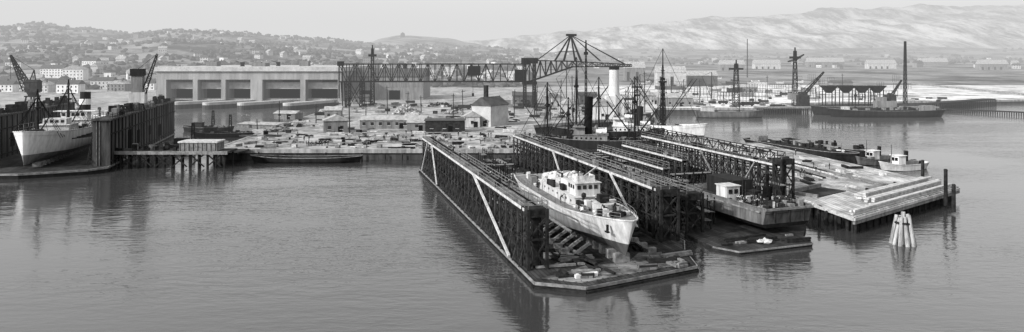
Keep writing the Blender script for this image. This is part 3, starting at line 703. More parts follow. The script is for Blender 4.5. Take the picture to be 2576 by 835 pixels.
part(T,'deckhouse',MB().box(-.5,3.8,14,22,2.5,5.6),M_hulld); part(T,'locker',MB().box(.8,2.6,10,12,2.5,4.2),M_iron2); part(T,'boiler',MB().tube((2.2,8,2.5),(2.2,8,5.4),.9,.8,12).tube((2.2,8,5.4),(2.2,8,7.6),.3,.3,8),M_iron)
part(T,'winch',MB().tube((-1,4.2,3.3),(1,4.2,3.3),.5,.5,10).box(-1.3,-1,3.7,4.7,2.5,3.9).box(1,1.3,3.7,4.7,2.5,3.9).box(-1.3,1.3,4,4.4,2.5,2.9),M_iron2)
for mx,my,mh in ((2.8,7,6),(-.2,8.5,7),(4,13,6.5),(-4.2,6,4.5),(4.3,8,5),(1.4,5,5.5),(-2.4,9,6),(3.4,4,4)): part(T,'mast',MB().tube((mx,my,2.5),(mx+.2,my,2.5+mh),.12,.08,6),M_timd)
for sg in (-1,1): part(T,'rubbing_strake',MB().beam((sg*5.15,1,2.7),(sg*5.15,23,2.7),.25),M_tim)
part(T,'bow_timber',MB().beam((-4.9,-.12,3.2),(4.9,-.12,3.2),.3,.35),M_tim)
for fx in (-3,0,3): part(T,'bow_fender',MB().beam((fx,-.15,1.0),(fx,-.15,3.0),.28),M_timd)
for k in range(18):
    p=rotp(BO,BR,U(-4.5,4.5),U(1,9)); person(p[0],p[1],1.75+2.5,where=' on the barge deck')
for k in range(44):
    p=rotp(BO,BR,U(-4.4,4.4),U(1,13)); mb=MB().box(-.5,.5,-.4,.4,0,U(.5,1.6)).box(-.55,.55,-.05,.05,0,.3)
    solo('crate','small wooden crate on the barge deck','crate',mb,random.choice([M_timl,M_tim,M_iron2,M_timd]),(p[0],p[1],4.26),U(0,3),'deck gear')
# ---------------------------------------------------------------- timber pier
PP=[(58.0,124),(93.5,153),(92,160),(78,232),(46,232),(40.5,200),(54.6,146)]
T=thing('timber_pier','broad timber decked pier on dark piles','pier',(0,0,0))
part(T,'deck',MB().ext(PP,2.55,3.0),M_plank)
fb=MB()
for a,b in zip(PP,PP[1:]+PP[:1]): fb.beam((a[0],a[1],2.55),(b[0],b[1],2.55),.5,.5)
part(T,'edge_beam',fb,M_timl)
fb=MB()
for a,b in zip(PP[:3],PP[1:4]): fb.beam((a[0],a[1],1.95),(b[0],b[1],1.95),.42,.5)
part(T,'lower_waling',fb,M_tim)
pm=MB().tube((0,0,-2),(0,0,2.5),.26,.24,7).mesh('pile',M_timd)
a=Vector(PP[0]);b=Vector(PP[1]); nrm=Vector((b-a)).orthogonal().normalized()
if nrm.y<0: nrm=-nrm
for i in range(17):
    for j in range(3):
        p=a.lerp(b,(i+.3)/17)+nrm*(.6+j*3); part(T,'pile',pm,None,loc=(p.x,p.y,0))
for i in range(16): p=Vector(PP[2]).lerp(Vector(PP[3]),i/15); part(T,'pile',pm,None,loc=(p.x-.5,p.y,0))
for i in range(10): p=Vector(PP[0]).lerp(Vector(PP[6]),i/10); part(T,'pile',pm,None,loc=(p.x+.5,p.y+.5,0))
part(T,'cross_sheeting',MB().beam(a.to_3d()+Vector((1.2,2.0,.1)),b.to_3d()+Vector((-.7,1.7,.1)),.3,4.2),M_timd)
part(T,'cross_sheeting',MB().beam((59,127,.1),(55.6,146,.1),.3,4.2),M_timd)
for (o,l0,l1,nl,ww) in ((.9,.0,1.0,2,.9),(3.0,.25,.98,3,1.4),(5.2,.3,.97,4,1.5),(7.4,.34,.9,2,1.2)):
    p=a.lerp(b,l0)+nrm*o;q=a.lerp(b,l1)+nrm*o; mb=MB()
    for j in range(nl):
        for i in range(2):
            off=nrm*(ww*(i-.5)*.52+U(-.05,.05)); e=U(0,.05)
            s0=p+(q-p)*e; s1=q-(q-p)*U(0,.07); cut=s0.lerp(s1,U(.35,.65))
            for c0,c1 in ((s0,cut-(q-p).normalized()*.12),(cut,s1)):
                mb.beam((c0+off).to_3d()+Vector((0,0,3.0+.22+j*.44)),(c1+off).to_3d()+Vector((0,0,3.0+.22+j*.44)),ww*.46,.36)
    solo('long_timber_stack','long pale squared timbers stacked at the pier head','timber',mb,M_timl,(0,0,0.01),0,'timbers on the pier head')
c=a.lerp(b,.36)+nrm*15; ang=math.atan2(b.y-a.y,b.x-a.x)
T=thing('loading_ramp','low dark planked loading ramp with raised kerbs','ramp',(c.x,c.y,3.0),ang)
part(T,'ramp_floor',MB().box(-5,6,-2.6,2.6,0.0,.12),M_plankd); part(T,'kerb',MB().box(-5,6,2.6,3.1,0,.9),M_tim); part(T,'kerb',MB().box(-5.5,-5,-2.6,3.1,0,.6),M_tim)
for u,vt,vb in ((2379,428,486),(2321,405,447),(2399,466,500)):
    X,Y=G(u,vb,3.0); solo('mooring_post','dark round mooring post at the pier edge','post',MB().tube((0,0,-2.5),(0,0,ZV(vt,Y)-3),.38,.34,10).tube((0,0,ZV(vt,Y)-3),(0,0,ZV(vt,Y)-2.75),.42,.25,10),M_timd,(X,Y,3),0,'mooring posts')
for i in range(30):
    xx=59+i%9*2.5+U(-.2,.2); y0=U(150,205); ln=U(14,30); mb=MB(); dr=-.09-.015*(i%9)
    ln=min(ln,230-y0)
    for j in range(random.randint(1,3)): mb.beam((j*.42,0,.16),(j*.42+dr*ln,ln,.16),.32,random.choice([.3,.4]))
    solo('long_baulk','long squared baulk lying along the pier deck','timber',mb,random.choice([M_timl,M_timd,M_tim,M_tim]),(xx-.1*(y0-146)*(.7+.09*(i%9)),y0,3.05),0,'long baulks on the pier')
for i in range(60):
    Y=U(146,229); X=U(57-(Y-146)*.14,78+(232-Y)*.15)
    if (X-c.x)**2+(Y-c.y)**2<50: continue
    L_=U(1.2,5); mb=MB()
    for j in range(random.randint(1,4)): mb.box(-L_/2+U(-.3,.3),L_/2+U(-.3,.3),j*.34,j*.34+.28,0,random.choice([.2,.4,.6]))
    solo('timber_baulk','loose timber baulks lying on the pier deck','timber',mb,random.choice([M_timl,M_timd,M_tim,M_timd]),(X,Y,3.01),U(-.15,.15)+random.choice([0,1.65,1.65]),'loose timber on the pier')
# ---------------------------------------------------------------- dolphin
X,Y=G(2272,614,0)
T=thing('mooring_dolphin','weathered timber pile dolphin standing in the water','dolphin',(X,Y,0))
M_dol=mat('weathered_pile',.26,.55,1.6,.95,streak=1)
for i in range(10):
    t=2*math.pi*i/10+.2; rb=2.1; r=.6 if i%2 else .95
    part(T,'pile',MB().tube((math.cos(t)*rb,math.sin(t)*rb,-2),(math.cos(t)*r,math.sin(t)*r,4.5+U(-.5,.4)),.33,.27,9),M_dol)
part(T,'pile',MB().tube((0,0,-2),(0,0,5.2),.36,.32,9),M_dol); part(T,'iron_band',MB().tube((0,0,3.4),(0,0,3.65),1.35,1.29,14),M_iron2)
# ---------------------------------------------------------------- barges by the pier
def barge(name,lab,cat,x,y,rz,L,B,D,m1,deckm=M_plankd,bl=.5,bulw=.7,z=-.6):
    T=thing(name,lab,cat,(x,y,z),rz); zd,hb=hull_parts(T,L,B,D,.3,.6,.3,.6,fine=.16,stern=.7,bulw=bulw,m1=m1,m2=M_hulld,mdeck=deckm,bluff=bl); return T,zd,hb
def gearlumps(T,n,xr_,yr_,z,mats,s=1):
    for k in range(n):
        x=U(*xr_);y=U(*yr_); a_,b_=U(.3,.9)*s,U(.3,1.1)*s; part(T,'deck_gear',MB().box(x-a_,x+a_,y-b_,y+b_,z,z+U(.5,1.9)*s),random.choice(mats))
def tug(x,y,rz,sc,lab,hm=M_hullm,wm=M_white):
    T=thing('tugboat',lab,'tugboat',(x,y,-.7*sc),rz); T.scale=(sc,)*3
    hull_parts(T,15,4.6,2.1,.35,1.0,.3,1.0,fine=.3,stern=.55,bulw=.5,m1=hm,m2=M_hulld,mdeck=M_plankm)
    w=part(T,'wheelhouse',MB().box(-1.1,1.1,5,7.4,1.7,4.2).box(-1.35,1.35,4.7,7.6,4.2,4.32),wm)
    part(w,'window',MB().box(-.9,-.1,4.92,5.02,3.0,3.8),M_glass); part(w,'window',MB().box(.1,.9,4.92,5.02,3.0,3.8),M_glass); part(w,'window',MB().box(-1.18,-1.08,5.4,6.8,3.0,3.8),M_glass)
    part(T,'engine_casing',MB().box(-1,1,7.41,11.5,1.7,2.8),M_mgrey); part(T,'funnel',MB().tube((0,8.6,2.8),(0,8.8,5.2),.5,.45,10),M_hulld); gearlumps(T,7,(-1.2,1.2),(2.5,13),1.6,[M_iron2,M_timd,M_tim],.7)
    part(T,'mast',MB().tube((0,4,1.7),(0,3.9,7),.09,.05,6),M_timd); return T
x,y=G(2168,412,0); x2,y2=G(1892,366,0); L=math.hypot(x2-x,y2-y); rz=math.atan2(-(x2-x),y2-y)
T,zd,hb=barge('cargo_barge','long dark open cargo barge beside the pier','barge',x-1,y,rz,L,8,3.0,M_hulld)
part(T,'hold_coaming',MB().box(-2.6,2.6,7,L-9,2.2,3.3),M_iron2); part(T,'deckhouse',MB().box(-2,2,L-7,L-3,2.2,4.6),M_tim); gearlumps(T,16,(-2.4,2.4),(8,L-10),3.25,[M_iron2,M_timd,M_tim],.7)
T,zd,hb=barge('cargo_barge','dark flat lighter with grey coaming beside the pier','barge',x+9,y+9,rz-.03,L*.85,6.5,2.6,M_hulld); part(T,'hold_coaming',MB().box(-2.2,2.2,5,L*.85-6,1.8,2.9),M_mgrey); gearlumps(T,10,(-2,2),(6,L*.85-7),2.85,[M_iron2,M_timd],.7)
x,y=G(2135,420,0); tug(x+3,y+2,-1.1,1.1,'small tug with pale wheelhouse at the pier')
x,y=G(2212,434,0); tug(x+1,y+2,-1.2,1.1,'small pale hulled motor launch with cabin',M_ship)
x,y=G(2120,408,0); tug(x,y,-.3,.8,'dark small harbour tug between barge and pier',M_hulld)
# ---------------------------------------------------------------- cargo ships
def cargo(T,L,B,D,m1,m2,masts,house,fun,sb=1.4,bulw=1.0,fm=M_hulld,band=None,hm=M_lgrey,gear=14,fine=.26,bluff=.6,rake=1.6):
    zd,hb=hull_parts(T,L,B,D,.3,sb,.8,rake,fine=fine,stern=.6,bulw=bulw,m1=m1,m2=m2,mdeck=M_plankm,bluff=bluff)
    a,b=house; z=D-bulw
    h=part(T,'deckhouse',MB().box(-B*.36,B*.36,a,b,z,z+2.6).box(-B*.4,B*.4,a-.4,b+.4,z+2.6,z+2.75),hm)
    for sg in (-1,1):
        for k in range(int((b-a)/1.6)): part(h,'window',MB().box(sg*B*.36-.05,sg*B*.36+.05,a+.6+k*1.6,a+1.2+k*1.6,z+1.3,z+1.9),M_glass)
    w=part(T,'bridge',MB().box(-B*.28,B*.28,a,a+3.6,z+2.75,z+5.2).box(-B*.45,B*.45,a-.3,a+3.8,z+5.2,z+5.35),hm)
    for k in range(5): part(w,'window',MB().box(-B*.25+k*B*.1,-B*.25+k*B*.1+B*.07,a-.06,a+.04,z+3.9,z+4.8),M_glass)
    if fun:
        fy,fr,fh=fun; f=part(T,'funnel',MB().tube((0,fy,z+2.7),(0,fy+.5,z+2.7+fh),fr,fr*.93,16),fm)
        if band: part(f,'funnel_band',MB().tube((0,fy+.28,z+2.7+fh*.5),(0,fy+.4,z+2.7+fh*.72),fr*1.03,fr*1.02,16),band)
        for sg in (-1,1): part(T,'ventilator',MB().tube((sg*B*.25,fy+3,z+2.7),(sg*B*.25,fy+3,z+5),.3,.3,8).blob((sg*B*.25,fy+2.8,z+5.2),.6,1,.1),M_mgrey); part(T,'lifeboat',MB().blob((sg*B*.34,b-2,z+3.9),1.0,.7,.05).tube((sg*B*.34,b-3.6,z+3.9),(sg*B*.34,b-.2,z+3.9),.75,.75,8),M_white)
    for (my,mh,nb) in masts:
        m=part(T,'mast',MB().tube((0,my,z),(0,my,z+mh),.4,.2,7).beam((-1.8,my,z+mh*.72),(1.8,my,z+mh*.72),.26).tube((0,my,z+mh*.6),(0,my,z+mh*.63),.9,.9,8),M_iron2)
        for k in range(nb):
            s1=1 if k%2 else -1; s2=1 if k<2 else -1
            part(m,'derrick',MB().tube((s1*.5,my,z+1.5),(s1*2.4,my+s2*mh*.42,z+mh*.62),.2,.13,6),M_timd)
        rg=MB()
        for s1 in (-1,1):
            for dy in (-1.5,0,1.5): rg.tube((0,my,z+mh*.85),(s1*B*.47,my+dy,z),.07,.07,4)
        rg.tube((0,my,z+mh),(0,my-mh*.5,z+1),.07,.07,4).tube((0,my,z+mh),(0,my+mh*.5,z+1),.07,.07,4); part(m,'rigging',rg,M_iron)
        part(T,'hatch',MB().box(-B*.22,B*.22,my+2,my+6,z,z+.9),M_timd)
    gearlumps(T,gear,(-B*.33,B*.33),(L*.12,L*.92),z,[M_iron2,M_timd,M_tim,M_mgrey])
    return zd,hb
T=thing('cargo_ship','dark steamship with tall black funnel and derricks','ship',(7,247,-3.2),math.radians(-98))
cargo(T,46,9,6,M_hulld,M_hulld,[(5,20,3),(12,15,2),(34,22,4)],(14,25),(18.5,1.4,12.5),fm=M_iron,hm=M_mgrey,gear=60)
for k in range(10): part(T,'deck_post',MB().tube((U(-3,3),4+k*4,5),(U(-3,3),4+k*4,5+U(4,9)),.14,.1,5),M_timd)
T=thing('cargo_ship','smaller dark coaster with pale superstructure and gear','ship',(14,262,-1.8),math.radians(-97))
cargo(T,40,8,6,M_hulld,M_hulld,[(9,27,3),(17,20,2)],(22,35),(31,1.3,7),hm=M_white,gear=36)
for k in range(8): part(T,'deck_post',MB().tube((U(-3,3),4+k*4,5),(U(-3,3),4+k*4,5+U(5,11)),.14,.1,5),M_timd)
T=thing('cargo_ship','white hulled coaster with high mast and rigging','ship',(74,277,-1.4),math.atan2(27,19))
cargo(T,38,8.4,5.0,M_white,M_hullm,[(18,31,4),(29,20,2)],(24,33),(30,1.1,4),hm=M_mgrey,gear=30)
part(T,'lattice_kingpost',MB().mast(0,18,4,22,1.6,1.0,9,.24).box(-1.3,1.3,16.8,19.2,21.6,22.2),M_iron)
for k in range(22):
    p=rotp((7,247),math.radians(-98),U(-3,3),U(4,42)); person(p[0],p[1],1.8,where=' on the steamship deck')
X=XU(1545,345); T=thing('boiler_chimney','tall pale tapered boiler chimney with dark rim','chimney',(X,345,3))
part(T,'shaft',MB().tube((0,0,0),(0,0,21.4),2.7,2.2,20),M_chim); part(T,'rim',MB().tube((0,0,21.4),(0,0,23),2.4,2.4,20),M_iron); part(T,'base',MB().box(-4,4,-4,4,0,9),M_chim)
# ---------------------------------------------------------------- sheds in the yard
def shed(u,vb,w,d,h,rh,rz,mw,mr,lab,axis='x',win=3,door=True,name='workshop_shed'):
    X,Y=G(u,vb,3.0); T=thing(name,lab,'shed',(X,Y+d/2,3.0),rz)
    b=MB().box(-w/2,w/2,-d/2,d/2,-.1,h)
    if rh>0:
        if axis=='x': b.poly([(-w/2,-d/2,h),(-w/2,d/2,h),(-w/2,0,h+rh)]); b.poly([(w/2,-d/2,h),(w/2,0,h+rh),(w/2,d/2,h)])
        else: b.poly([(-w/2,-d/2,h),(0,-d/2,h+rh),(w/2,-d/2,h)]); b.poly([(-w/2,d/2,h),(w/2,d/2,h),(0,d/2,h+rh)])
    part(T,'wall',b,mw)
    part(T,'roof',MB().roof(-w/2,w/2,-d/2,d/2,h+.03,max(rh,.2),.4,axis),mr)
    for k in range(win):
        x=-w/2+w*(k+.5)/win; ww=part(T,'window',MB().box(x-.55,x+.55,-d/2-.05,-d/2+.03,1.3,2.5),M_glass)
        part(ww,'sill',MB().box(x-.7,x+.7,-d/2-.1,-d/2-.02,1.15,1.3),M_lgrey)
    if door: part(T,'door',MB().box(w*.1,w*.1+1.5,-d/2-.09,-d/2+.02,0,2.2),M_void)
    return T
shed(838,334,8.5,7,4.4,1.8,.25,M_wallg,M_roofl,'grey wooden hut with pale gabled roof','y',2)
shed(835,300,7,6,4,1.5,.1,M_mgrey,M_roofl,'small grey hut with flat pale roof','x',2)
shed(988,324,25,8,3.4,1.4,0,M_wallg,M_roofl,'long low workshop with pale felt roof','x',8)
shed(1048,330,7,5,3.2,.6,0,M_wallg,M_roofl,'small low lean-to store','x',1)
T=shed(1232,318,9,13,8.2,3.2,-.55,M_concl,M_roofd,'tall grey gabled workshop with dark roof','y',2)
part(T,'chimney',MB().box(-1.2,.2,-3,-1.6,9.4,16.0),M_timd)
shed(1186,320,6,6,4.2,1.8,.1,M_lgrey,M_roofl,'small pale gabled hut in the yard','y',1)
shed(1118,332,14,7,4.2,.5,0,M_timd,M_roofd,'dark open fronted timber store','x',3)
shed(1395,268,9,8,5,2.2,.2,M_white,M_roofl,'white gabled store by the ships','y',2)
shed(1432,282,8,8,4,2.4,.1,M_concl,M_roofl,'pale tent roofed store','y',1)
shed(1513,300,10,9,6,3.4,.15,M_white,M_roofl,'white gabled boathouse by the chimney','y',1)
shed(1480,262,10,8,5,2,0,M_wallg,M_roofd,'grey store with dark roof','x',3)
shed(1702,268,18,10,5,2.2,0,M_mgrey,M_roofl,'long grey shed on the shore','x',5)
shed(1640,262,12,8,5,2,0.1,M_lgrey,M_roofl,'pale shed standing on the shore','x',3)
shed(1320,262,14,8,5,2,0,M_wallg,M_roofd,'grey shed below the gantry','x',4)
shed(1010,250,18,9,4.5,2,0,M_roofd,M_roofd,'dark shed behind the yard','x',4)
shed(905,262,9,7,4,1.5,.1,M_wallg,M_roofd,'grey hut by the gantry leg','x',2)
shed(655,322,17,10,1.4,.4,-.3,M_tim,M_roofl,'low pale roofed staging store','x',0,False)
shed(720,300,10,7,2.6,1.0,-.2,M_wallg,M_roofl,'low grey store with pale roof','x',2)
shed(1262,270,10,7,4,2,0,M_wallg,M_roofl,'pale roofed store beyond the workshop','x',3)
shed(1690,240,20,9,4.5,2,0,M_lgrey,M_roofd,'pale long yard shed','x',5)
shed(1880,232,16,9,4,2,0,M_mgrey,M_roofl,'grey yard shed with pale roof','x',4)
shed(2120,222,18,9,5,2,0,M_wallg,M_roofd,'grey shed behind the jetty','x',4)
def heap(u,v,w,h,m,lab,n=40,sz=(.5,1.2)):
    X,Y=G(u,v,3); mb=MB()
    for i in range(n):
        t=U(-1,1); hh=h*(1-abs(t)**1.6)*U(.1,1); mb.blob((t*w/2,U(-w*.25,w*.25),hh*.8),U(*sz),.7,.4)
    solo('material_heap',lab,'heap',mb,m,(X,Y,3),0,'heaps of material in the yard')
heap(1020,286,12,5.5,M_timl,'jumbled pile of pale cut timber',180,(.4,.8)); heap(1105,268,16,3,M_iron2,'dark coal heap on the ground'); heap(700,330,12,1.5,M_tim,'low spread of broken timber',80)
heap(950,300,8,1.6,M_rubble,'low rubble heap on the quay'); heap(1140,285,10,2.2,M_rubble,'heap of stone rubble'); heap(1080,305,7,1.8,M_tim,'pile of scrap wood'); heap(1745,262,10,2.5,M_rubble,'sand heap on the shore'); heap(1560,270,9,3,M_rubble,'heap of pale rubble')
for k in range(16):
    heap(U(600,1290),U(345,374) if k%2 else U(285,350),U(2.5,4.0),U(.3,.9),random.choice([M_rubble,M_tim,M_timd,M_tim]),random.choice(['low scatter of scrap on the quay','small heap of broken scrap timber']),30,(.3,.55))
protos=[]
def P_(fn,name,lab,cat,mats): protos.append((name,lab,cat,[fn().mesh(name,m) for m in mats]))
def f_stack():
    mb=MB()
    for l in range(3):
        for k in range(4): mb.box(-2.5+U(-.3,.2),2.5+U(-.2,.3),k*.55-1.1,k*.55-.65,.15+l*.42,.15+l*.42+.3)
        mb.box(-1.8,-1.5,-1.2,1.1,.02+l*.42,.15+l*.42); mb.box(1.5,1.8,-1.2,1.1,.02+l*.42,.15+l*.42)
    return mb
def f_crate():
    mb=MB().box(-.9,.9,-.7,.7,.05,1.3)
    for z in (.1,1.15): mb.box(-.96,.96,-.76,.76,z,z+.12)
    for x in (-.9,.78): mb.box(x,x+.12,-.78,.78,.06,1.31)
    return mb
def f_drum(): 
    mb=MB()
    for k in range(5): mb.tube((k*.75-1.5,U(-.2,.2),0),(k*.75-1.5,0,1.05),.33,.33,9)
    return mb
def f_steel():
    mb=MB()
    for k in range(7): mb.box(-3+U(-.5,.5),3+U(-.5,.5),k*.3-1,k*.3-.84,.02,.3+.1*(k%3))
    return mb
def f_logs():
    mb=MB()
    for l in range(3):
        for k in range(5-l): mb.tube((-3+U(-.3,.3),(k+l*.5)*.55-1.2,.28+l*.47),(3+U(-.3,.3),(k+l*.5)*.55-1.2,.28+l*.47),.27,.23,7)
    return mb
def f_wagon():
    mb=MB().box(-3.2,3.2,-1.3,1.3,.9,2.3).box(-3.4,3.4,-1.4,1.4,.7,.9)
    for x in (-2.2,2.2):
        for y in (-1.2,1.2): mb.tube((x,y-.1,.45),(x,y+.1,.45),.45,.45,10)
    return mb
P_(f_stack,'plank_stack','neat stack of sawn planks in the yard','timber',[M_timl,M_tim,M_timd]); P_(f_crate,'crate','wooden packing crate standing in the yard','crate',[M_tim,M_timd,M_timl])
P_(f_drum,'drum_row','row of steel drums tied together','drums',[M_iron2,M_mgrey]); P_(f_steel,'steel_bar_stack','stack of dark steel bars on the ground','steel',[M_iron,M_iron2,M_tim,M_timl]); P_(f_logs,'log_pile','pile of round logs in the yard','logs',[M_tim,M_timd,M_timl]); P_(f_wagon,'rail_wagon','open goods wagon standing in the yard','wagon',[M_iron2,M_timd])
def scatter(n,xr_,yr_,w=(4,3,2,3,2,1),z=3.005,sc=(.8,1.1)):
    for i in range(n):
        X=U(*xr_);Y=U(*yr_)
        k=random.choices(range(6),w)[0]; nm,lab,cat,ms=protos[k]
        solo(nm,lab,cat,random.choice(ms),None,(X,Y,z),U(-.4,.4)+random.choice([0,0,1.5]),'yard materials',U(*sc))
scatter(170,(-84,4),(217,252),(2,4,4,9,1,0),sc=(.25,.8)); scatter(120,(-92,4),(250,330),(4,3,2,6,1,0),sc=(.4,1.0)); scatter(90,(-94,20),(330,440)); scatter(60,(12,62),(325,420)); scatter(60,(80,155),(396,470)); scatter(30,(160,280),(440,520)); scatter(20,(-235,-185),(305,420))
for k in range(7): X,Y=G(778+k*8+U(-2,2),366+U(-1,2),3); person(X,Y,3.0,0,where=' in a group on the quay')
for k in range(44): person(U(-82,4),U(217,262),3.0,where=' on the quay')
for k in range(10): person(U(62,80),U(165,215),3.0,where=' on the pier')
for k in range(6): person(U(85,150),U(397,410),3.0,where=' on the far shore')
for u,vt,Y in ((880,240,262),(648,300,270),(702,255,300),(975,215,350),(1140,235,330),(1165,225,345),(1060,240,360),(1293,225,330),(1440,190,330),(1452,175,350),(1760,200,420),(1930,190,430),(2120,185,470),(795,262,300),(1350,215,340),(1385,230,320),(1410,200,335),(1505,215,330),(1590,205,340),(1622,180,350),(1575,225,335),(1690,200,410),(1820,215,420),(2060,200,430),(1255,240,300),(920,255,300),(1025,230,340)):
    X=XU(u,Y); hgt=ZV(vt,Y)-3
    solo('timber_pole','plain wooden pole with short crossarm','pole',MB().tube((0,0,-2),(U(-.4,.4),0,hgt),.24,.16,6).beam((-.9,0,hgt-1),(.9,0,hgt-1),.18),M_timd,(X,Y,3),0,'yard poles')
for u,vb,h_,bx_,bz_ in ((1375,300,14,5,11),(1425,262,20,-6,15),(1610,268,18,7,14),(1580,285,13,-5,11),(1720,258,14,6,12),(1790,252,18,-6,15),(1345,288,12,4,9)):
    X,Y=G(u,vb,3); T=thing('yard_derrick','slender dark derrick with slanting boom','derrick',(X,Y,3),U(-.3,.3),'yard derricks')
    part(T,'post',MB().tube((0,0,-2),(0,0,h_),.3,.2,7),M_ironf); part(T,'boom',MB().tube((0,0,1.5),(bx_,0,bz_),.22,.15,6),M_ironf); part(T,'stay',MB().tube((0,0,h_),(bx_,0,bz_),.08,.08,4).tube((0,0,h_),(-bx_*.9,0,0),.08,.08,4),M_ironf)
fm=MB().tube((0,0,-1.5),(0,0,2.2),.24,.2,7).mesh('fender_pile',M_timd)
for i in range(15): solo('fender_pile','dark timber fender pile against the quay face','pile',fm,None,(-86+i*6+U(-1.6,1.6),214.0,U(-.5,.3)),0,'quay fender piles')
T=thing('trestle_jetty','timber trestle jetty on tall braced piles','jetty',(0,0,0))
part(T,'deck',MB().box(-112,-77,198,205,4.1,4.6),M_plankd)
part(T,'edge_beam',MB().box(-112,-77,197.6,197.99,3.8,4.7),M_tim)
part(T,'approach_deck',MB().box(-88,-77,205.01,214.3,2.9,3.3),M_plankd)
pmm=MB().tube((0,0,-2),(0,0,4.1),.33,.28,8).mesh('pile',M_timd)
for i in range(15):
    for yy in (198.6,204.4):
        part(T,'pile',pmm,None,loc=(-111+i*2.35+U(-.3,.3),yy,0))
for i in range(7): part(T,'brace',MB().beam((-111+i*4.7,198.5,.4),(-107+i*4.7,198.5,3.9),.3),M_timd); part(T,'brace',MB().beam((-107+i*4.7,198.3,.4),(-111+i*4.7,198.3,3.9),.3),M_timd)
for k in range(22):
    x=U(-111,-92); y=U(198.8,204); part(T,'deck_gear',MB().box(x-U(.2,.8),x+U(.2,.8),y-.4,y+.4,4.6,4.6+U(.4,1.8)),random.choice([M_timd,M_iron2,M_tim]))
T=thing('jetty_shed','pale boarded box shed on the trestle jetty','shed',(-85.5,201.6,4.6))
part(T,'wall',MB().box(-5.1,5.1,-2.6,2.6,0,2.2),M_tim); part(T,'roof',MB().box(-5.4,5.4,-2.9,2.9,2.2,2.6),M_timl)
for i in range(9): part(T,'board_batten',MB().box(-4.9+i*1.2,-4.75+i*1.2,-2.68,-2.6,0,2.2),M_timd)
T=thing('moored_lighter','long low dark lighter moored along the quay','boat',(-75,209.6,-.5),math.radians(-89.3))
hull_parts(T,32,5,1.9,.3,.7,.5,1.2,fine=.22,stern=.4,bulw=.5,m1=M_hulld,m2=M_hulld,mdeck=M_timd)
part(T,'thwart_planking',MB().box(-1.6,1.6,6,26,1.2,1.55),M_tim); gearlumps(T,8,(-1.5,1.5),(4,28),1.4,[M_iron2,M_timd],.6)
for (u,v,L_,rz) in ((548,345,22,-1.45),(470,375,16,-1.5),(520,330,20,-1.5)):
    X,Y=G(u-60,v,0); T,zd,hb=barge('work_barge','dark work barge loaded with gear','barge',X,Y,rz,L_,6,2.2,M_hulld); 
    part(T,'derrick_mast',MB().mast(0,L_*.6,1.5,9,1.2,.6,5,.18),M_iron2)
    part(T,'winch_house',MB().box(-1.6,1.6,4,8,1.5,4).box(-1.8,1.8,3.8,8.2,4,4.15),M_timd); gearlumps(T,22,(-2.2,2.2),(2,L_-2),1.5,[M_iron2,M_timd,M_tim,M_mgrey],.8)
# ---------------------------------------------------------------- left big floating dock
D3=(-143,182.6); A3=math.radians(14.4)
T=thing('steel_floating_dock','huge dark steel floating dock with high side walls','floating dock',(D3[0],D3[1],0),A3)
pol=[(0,-4),(20,-7.5),(34.5,-4),(38,0),(38,88),(0,88)]
part(T,'pontoon',MB().ext(pol,-2,1.2,False),M_hulld); part(T,'pontoon_deck',MB().ext(pol,1.22,1.35,True,False),M_plankd)
fd=MB()
for a_,b_ in zip(pol[:4],pol[1:4]+pol[4:5]): fd.beam((a_[0],a_[1],1.15),(b_[0],b_[1],1.15),.4,.5)
part(T,'fender_beam',fd,M_tim)
M_dockw=mat('streaked_dock_plating',.05,.9,.35,.9,streak=1,spec=.05)
for (x0,x1) in ((0,4.2),(33.8,38)):
    w=part(T,'side_wall',MB().box(x0,x1,2,88.1,1.36,13.3).box(x0-.3,x1+.3,1.6,88.4,13.3,13.7),M_dockw)
    rb=MB().box(x1-.02,x1+.22,-.14,.14,.2,13.2).mesh('rib',M_iron)
    for i in range(24): part(w,'rib',rb,None,loc=(0,3+i*3.65,0))
    for (ya,yb_,za,zb_) in ((20.3,24,3.2,9),(31,34,4,8),(46,48.5,5,8),(60,64,3,7)): part(w,'opening',MB().box(x1+.01,x1+.12,ya,yb_,za,zb_),M_void)
    part(w,'end_ladder',MB().beam((x0+1,1.9,1.4),(x0+1,1.9,13.3),.12).beam((x0+1.7,1.9,1.4),(x0+1.7,1.9,13.3),.12),M_tim)
    part(w,'railing',MB().rail([(x0,2,13.7),(x0,88,13.7)],1.1,2.4,.09),M_iron2); part(w,'railing',MB().rail([(x1,2,13.7),(x1,88,13.7)],1.1,2.4,.09),M_iron2)
    for k in range(40): 
        yy=U(4,85); xx=x0+U(.3,1.8); part(w,'deck_gear',MB().box(xx,xx+U(.6,2),yy,yy+U(.8,3),13.7,13.7+U(.6,3.0)),random.choice([M_iron2,M_timd,M_mgrey]))
    part(w,'rubbing_strake',MB().box(x1+.22,x1+.34,2,88,9.6,9.9),M_iron2); part(w,'rubbing_strake',MB().box(x1+.22,x1+.34,2,88,2.4,2.7),M_iron2)
part(T,'stair_frame',MB().boom((33.2,2,1.8),(33.2,10,13.3),1.2,1.2,8,.15),M_iron2)
for i in range(18): part(T,'keel_block',kb,None,loc=(20,5+i*3,.4))
for i in range(12): part(T,'breast_shore',MB().beam((33.6,12+i*4,8.6),(26.0,12+i*4,7.8),.28),M_timd)
for k in range(22):
    wx,wy=rotp(D3,A3,random.choice([1.5,35.5,36.5]),U(6,84)); person(wx,wy,13.7,where=' on the high dock wall')
SO=rotp(D3,A3,18.4,-.6)
T=thing('cargo_ship','white hulled coaster in the steel floating dock','ship',(SO[0],SO[1],2.4),A3-.05)
cargo(T,60,13,7.2,M_white,M_mgrey,[(9,13,2),(30,15,2)],(34,52),(43,1.6,8),sb=1.5,bulw=1.0,band=M_white,hm=M_white,gear=50,fine=.2,bluff=.5,rake=.7)
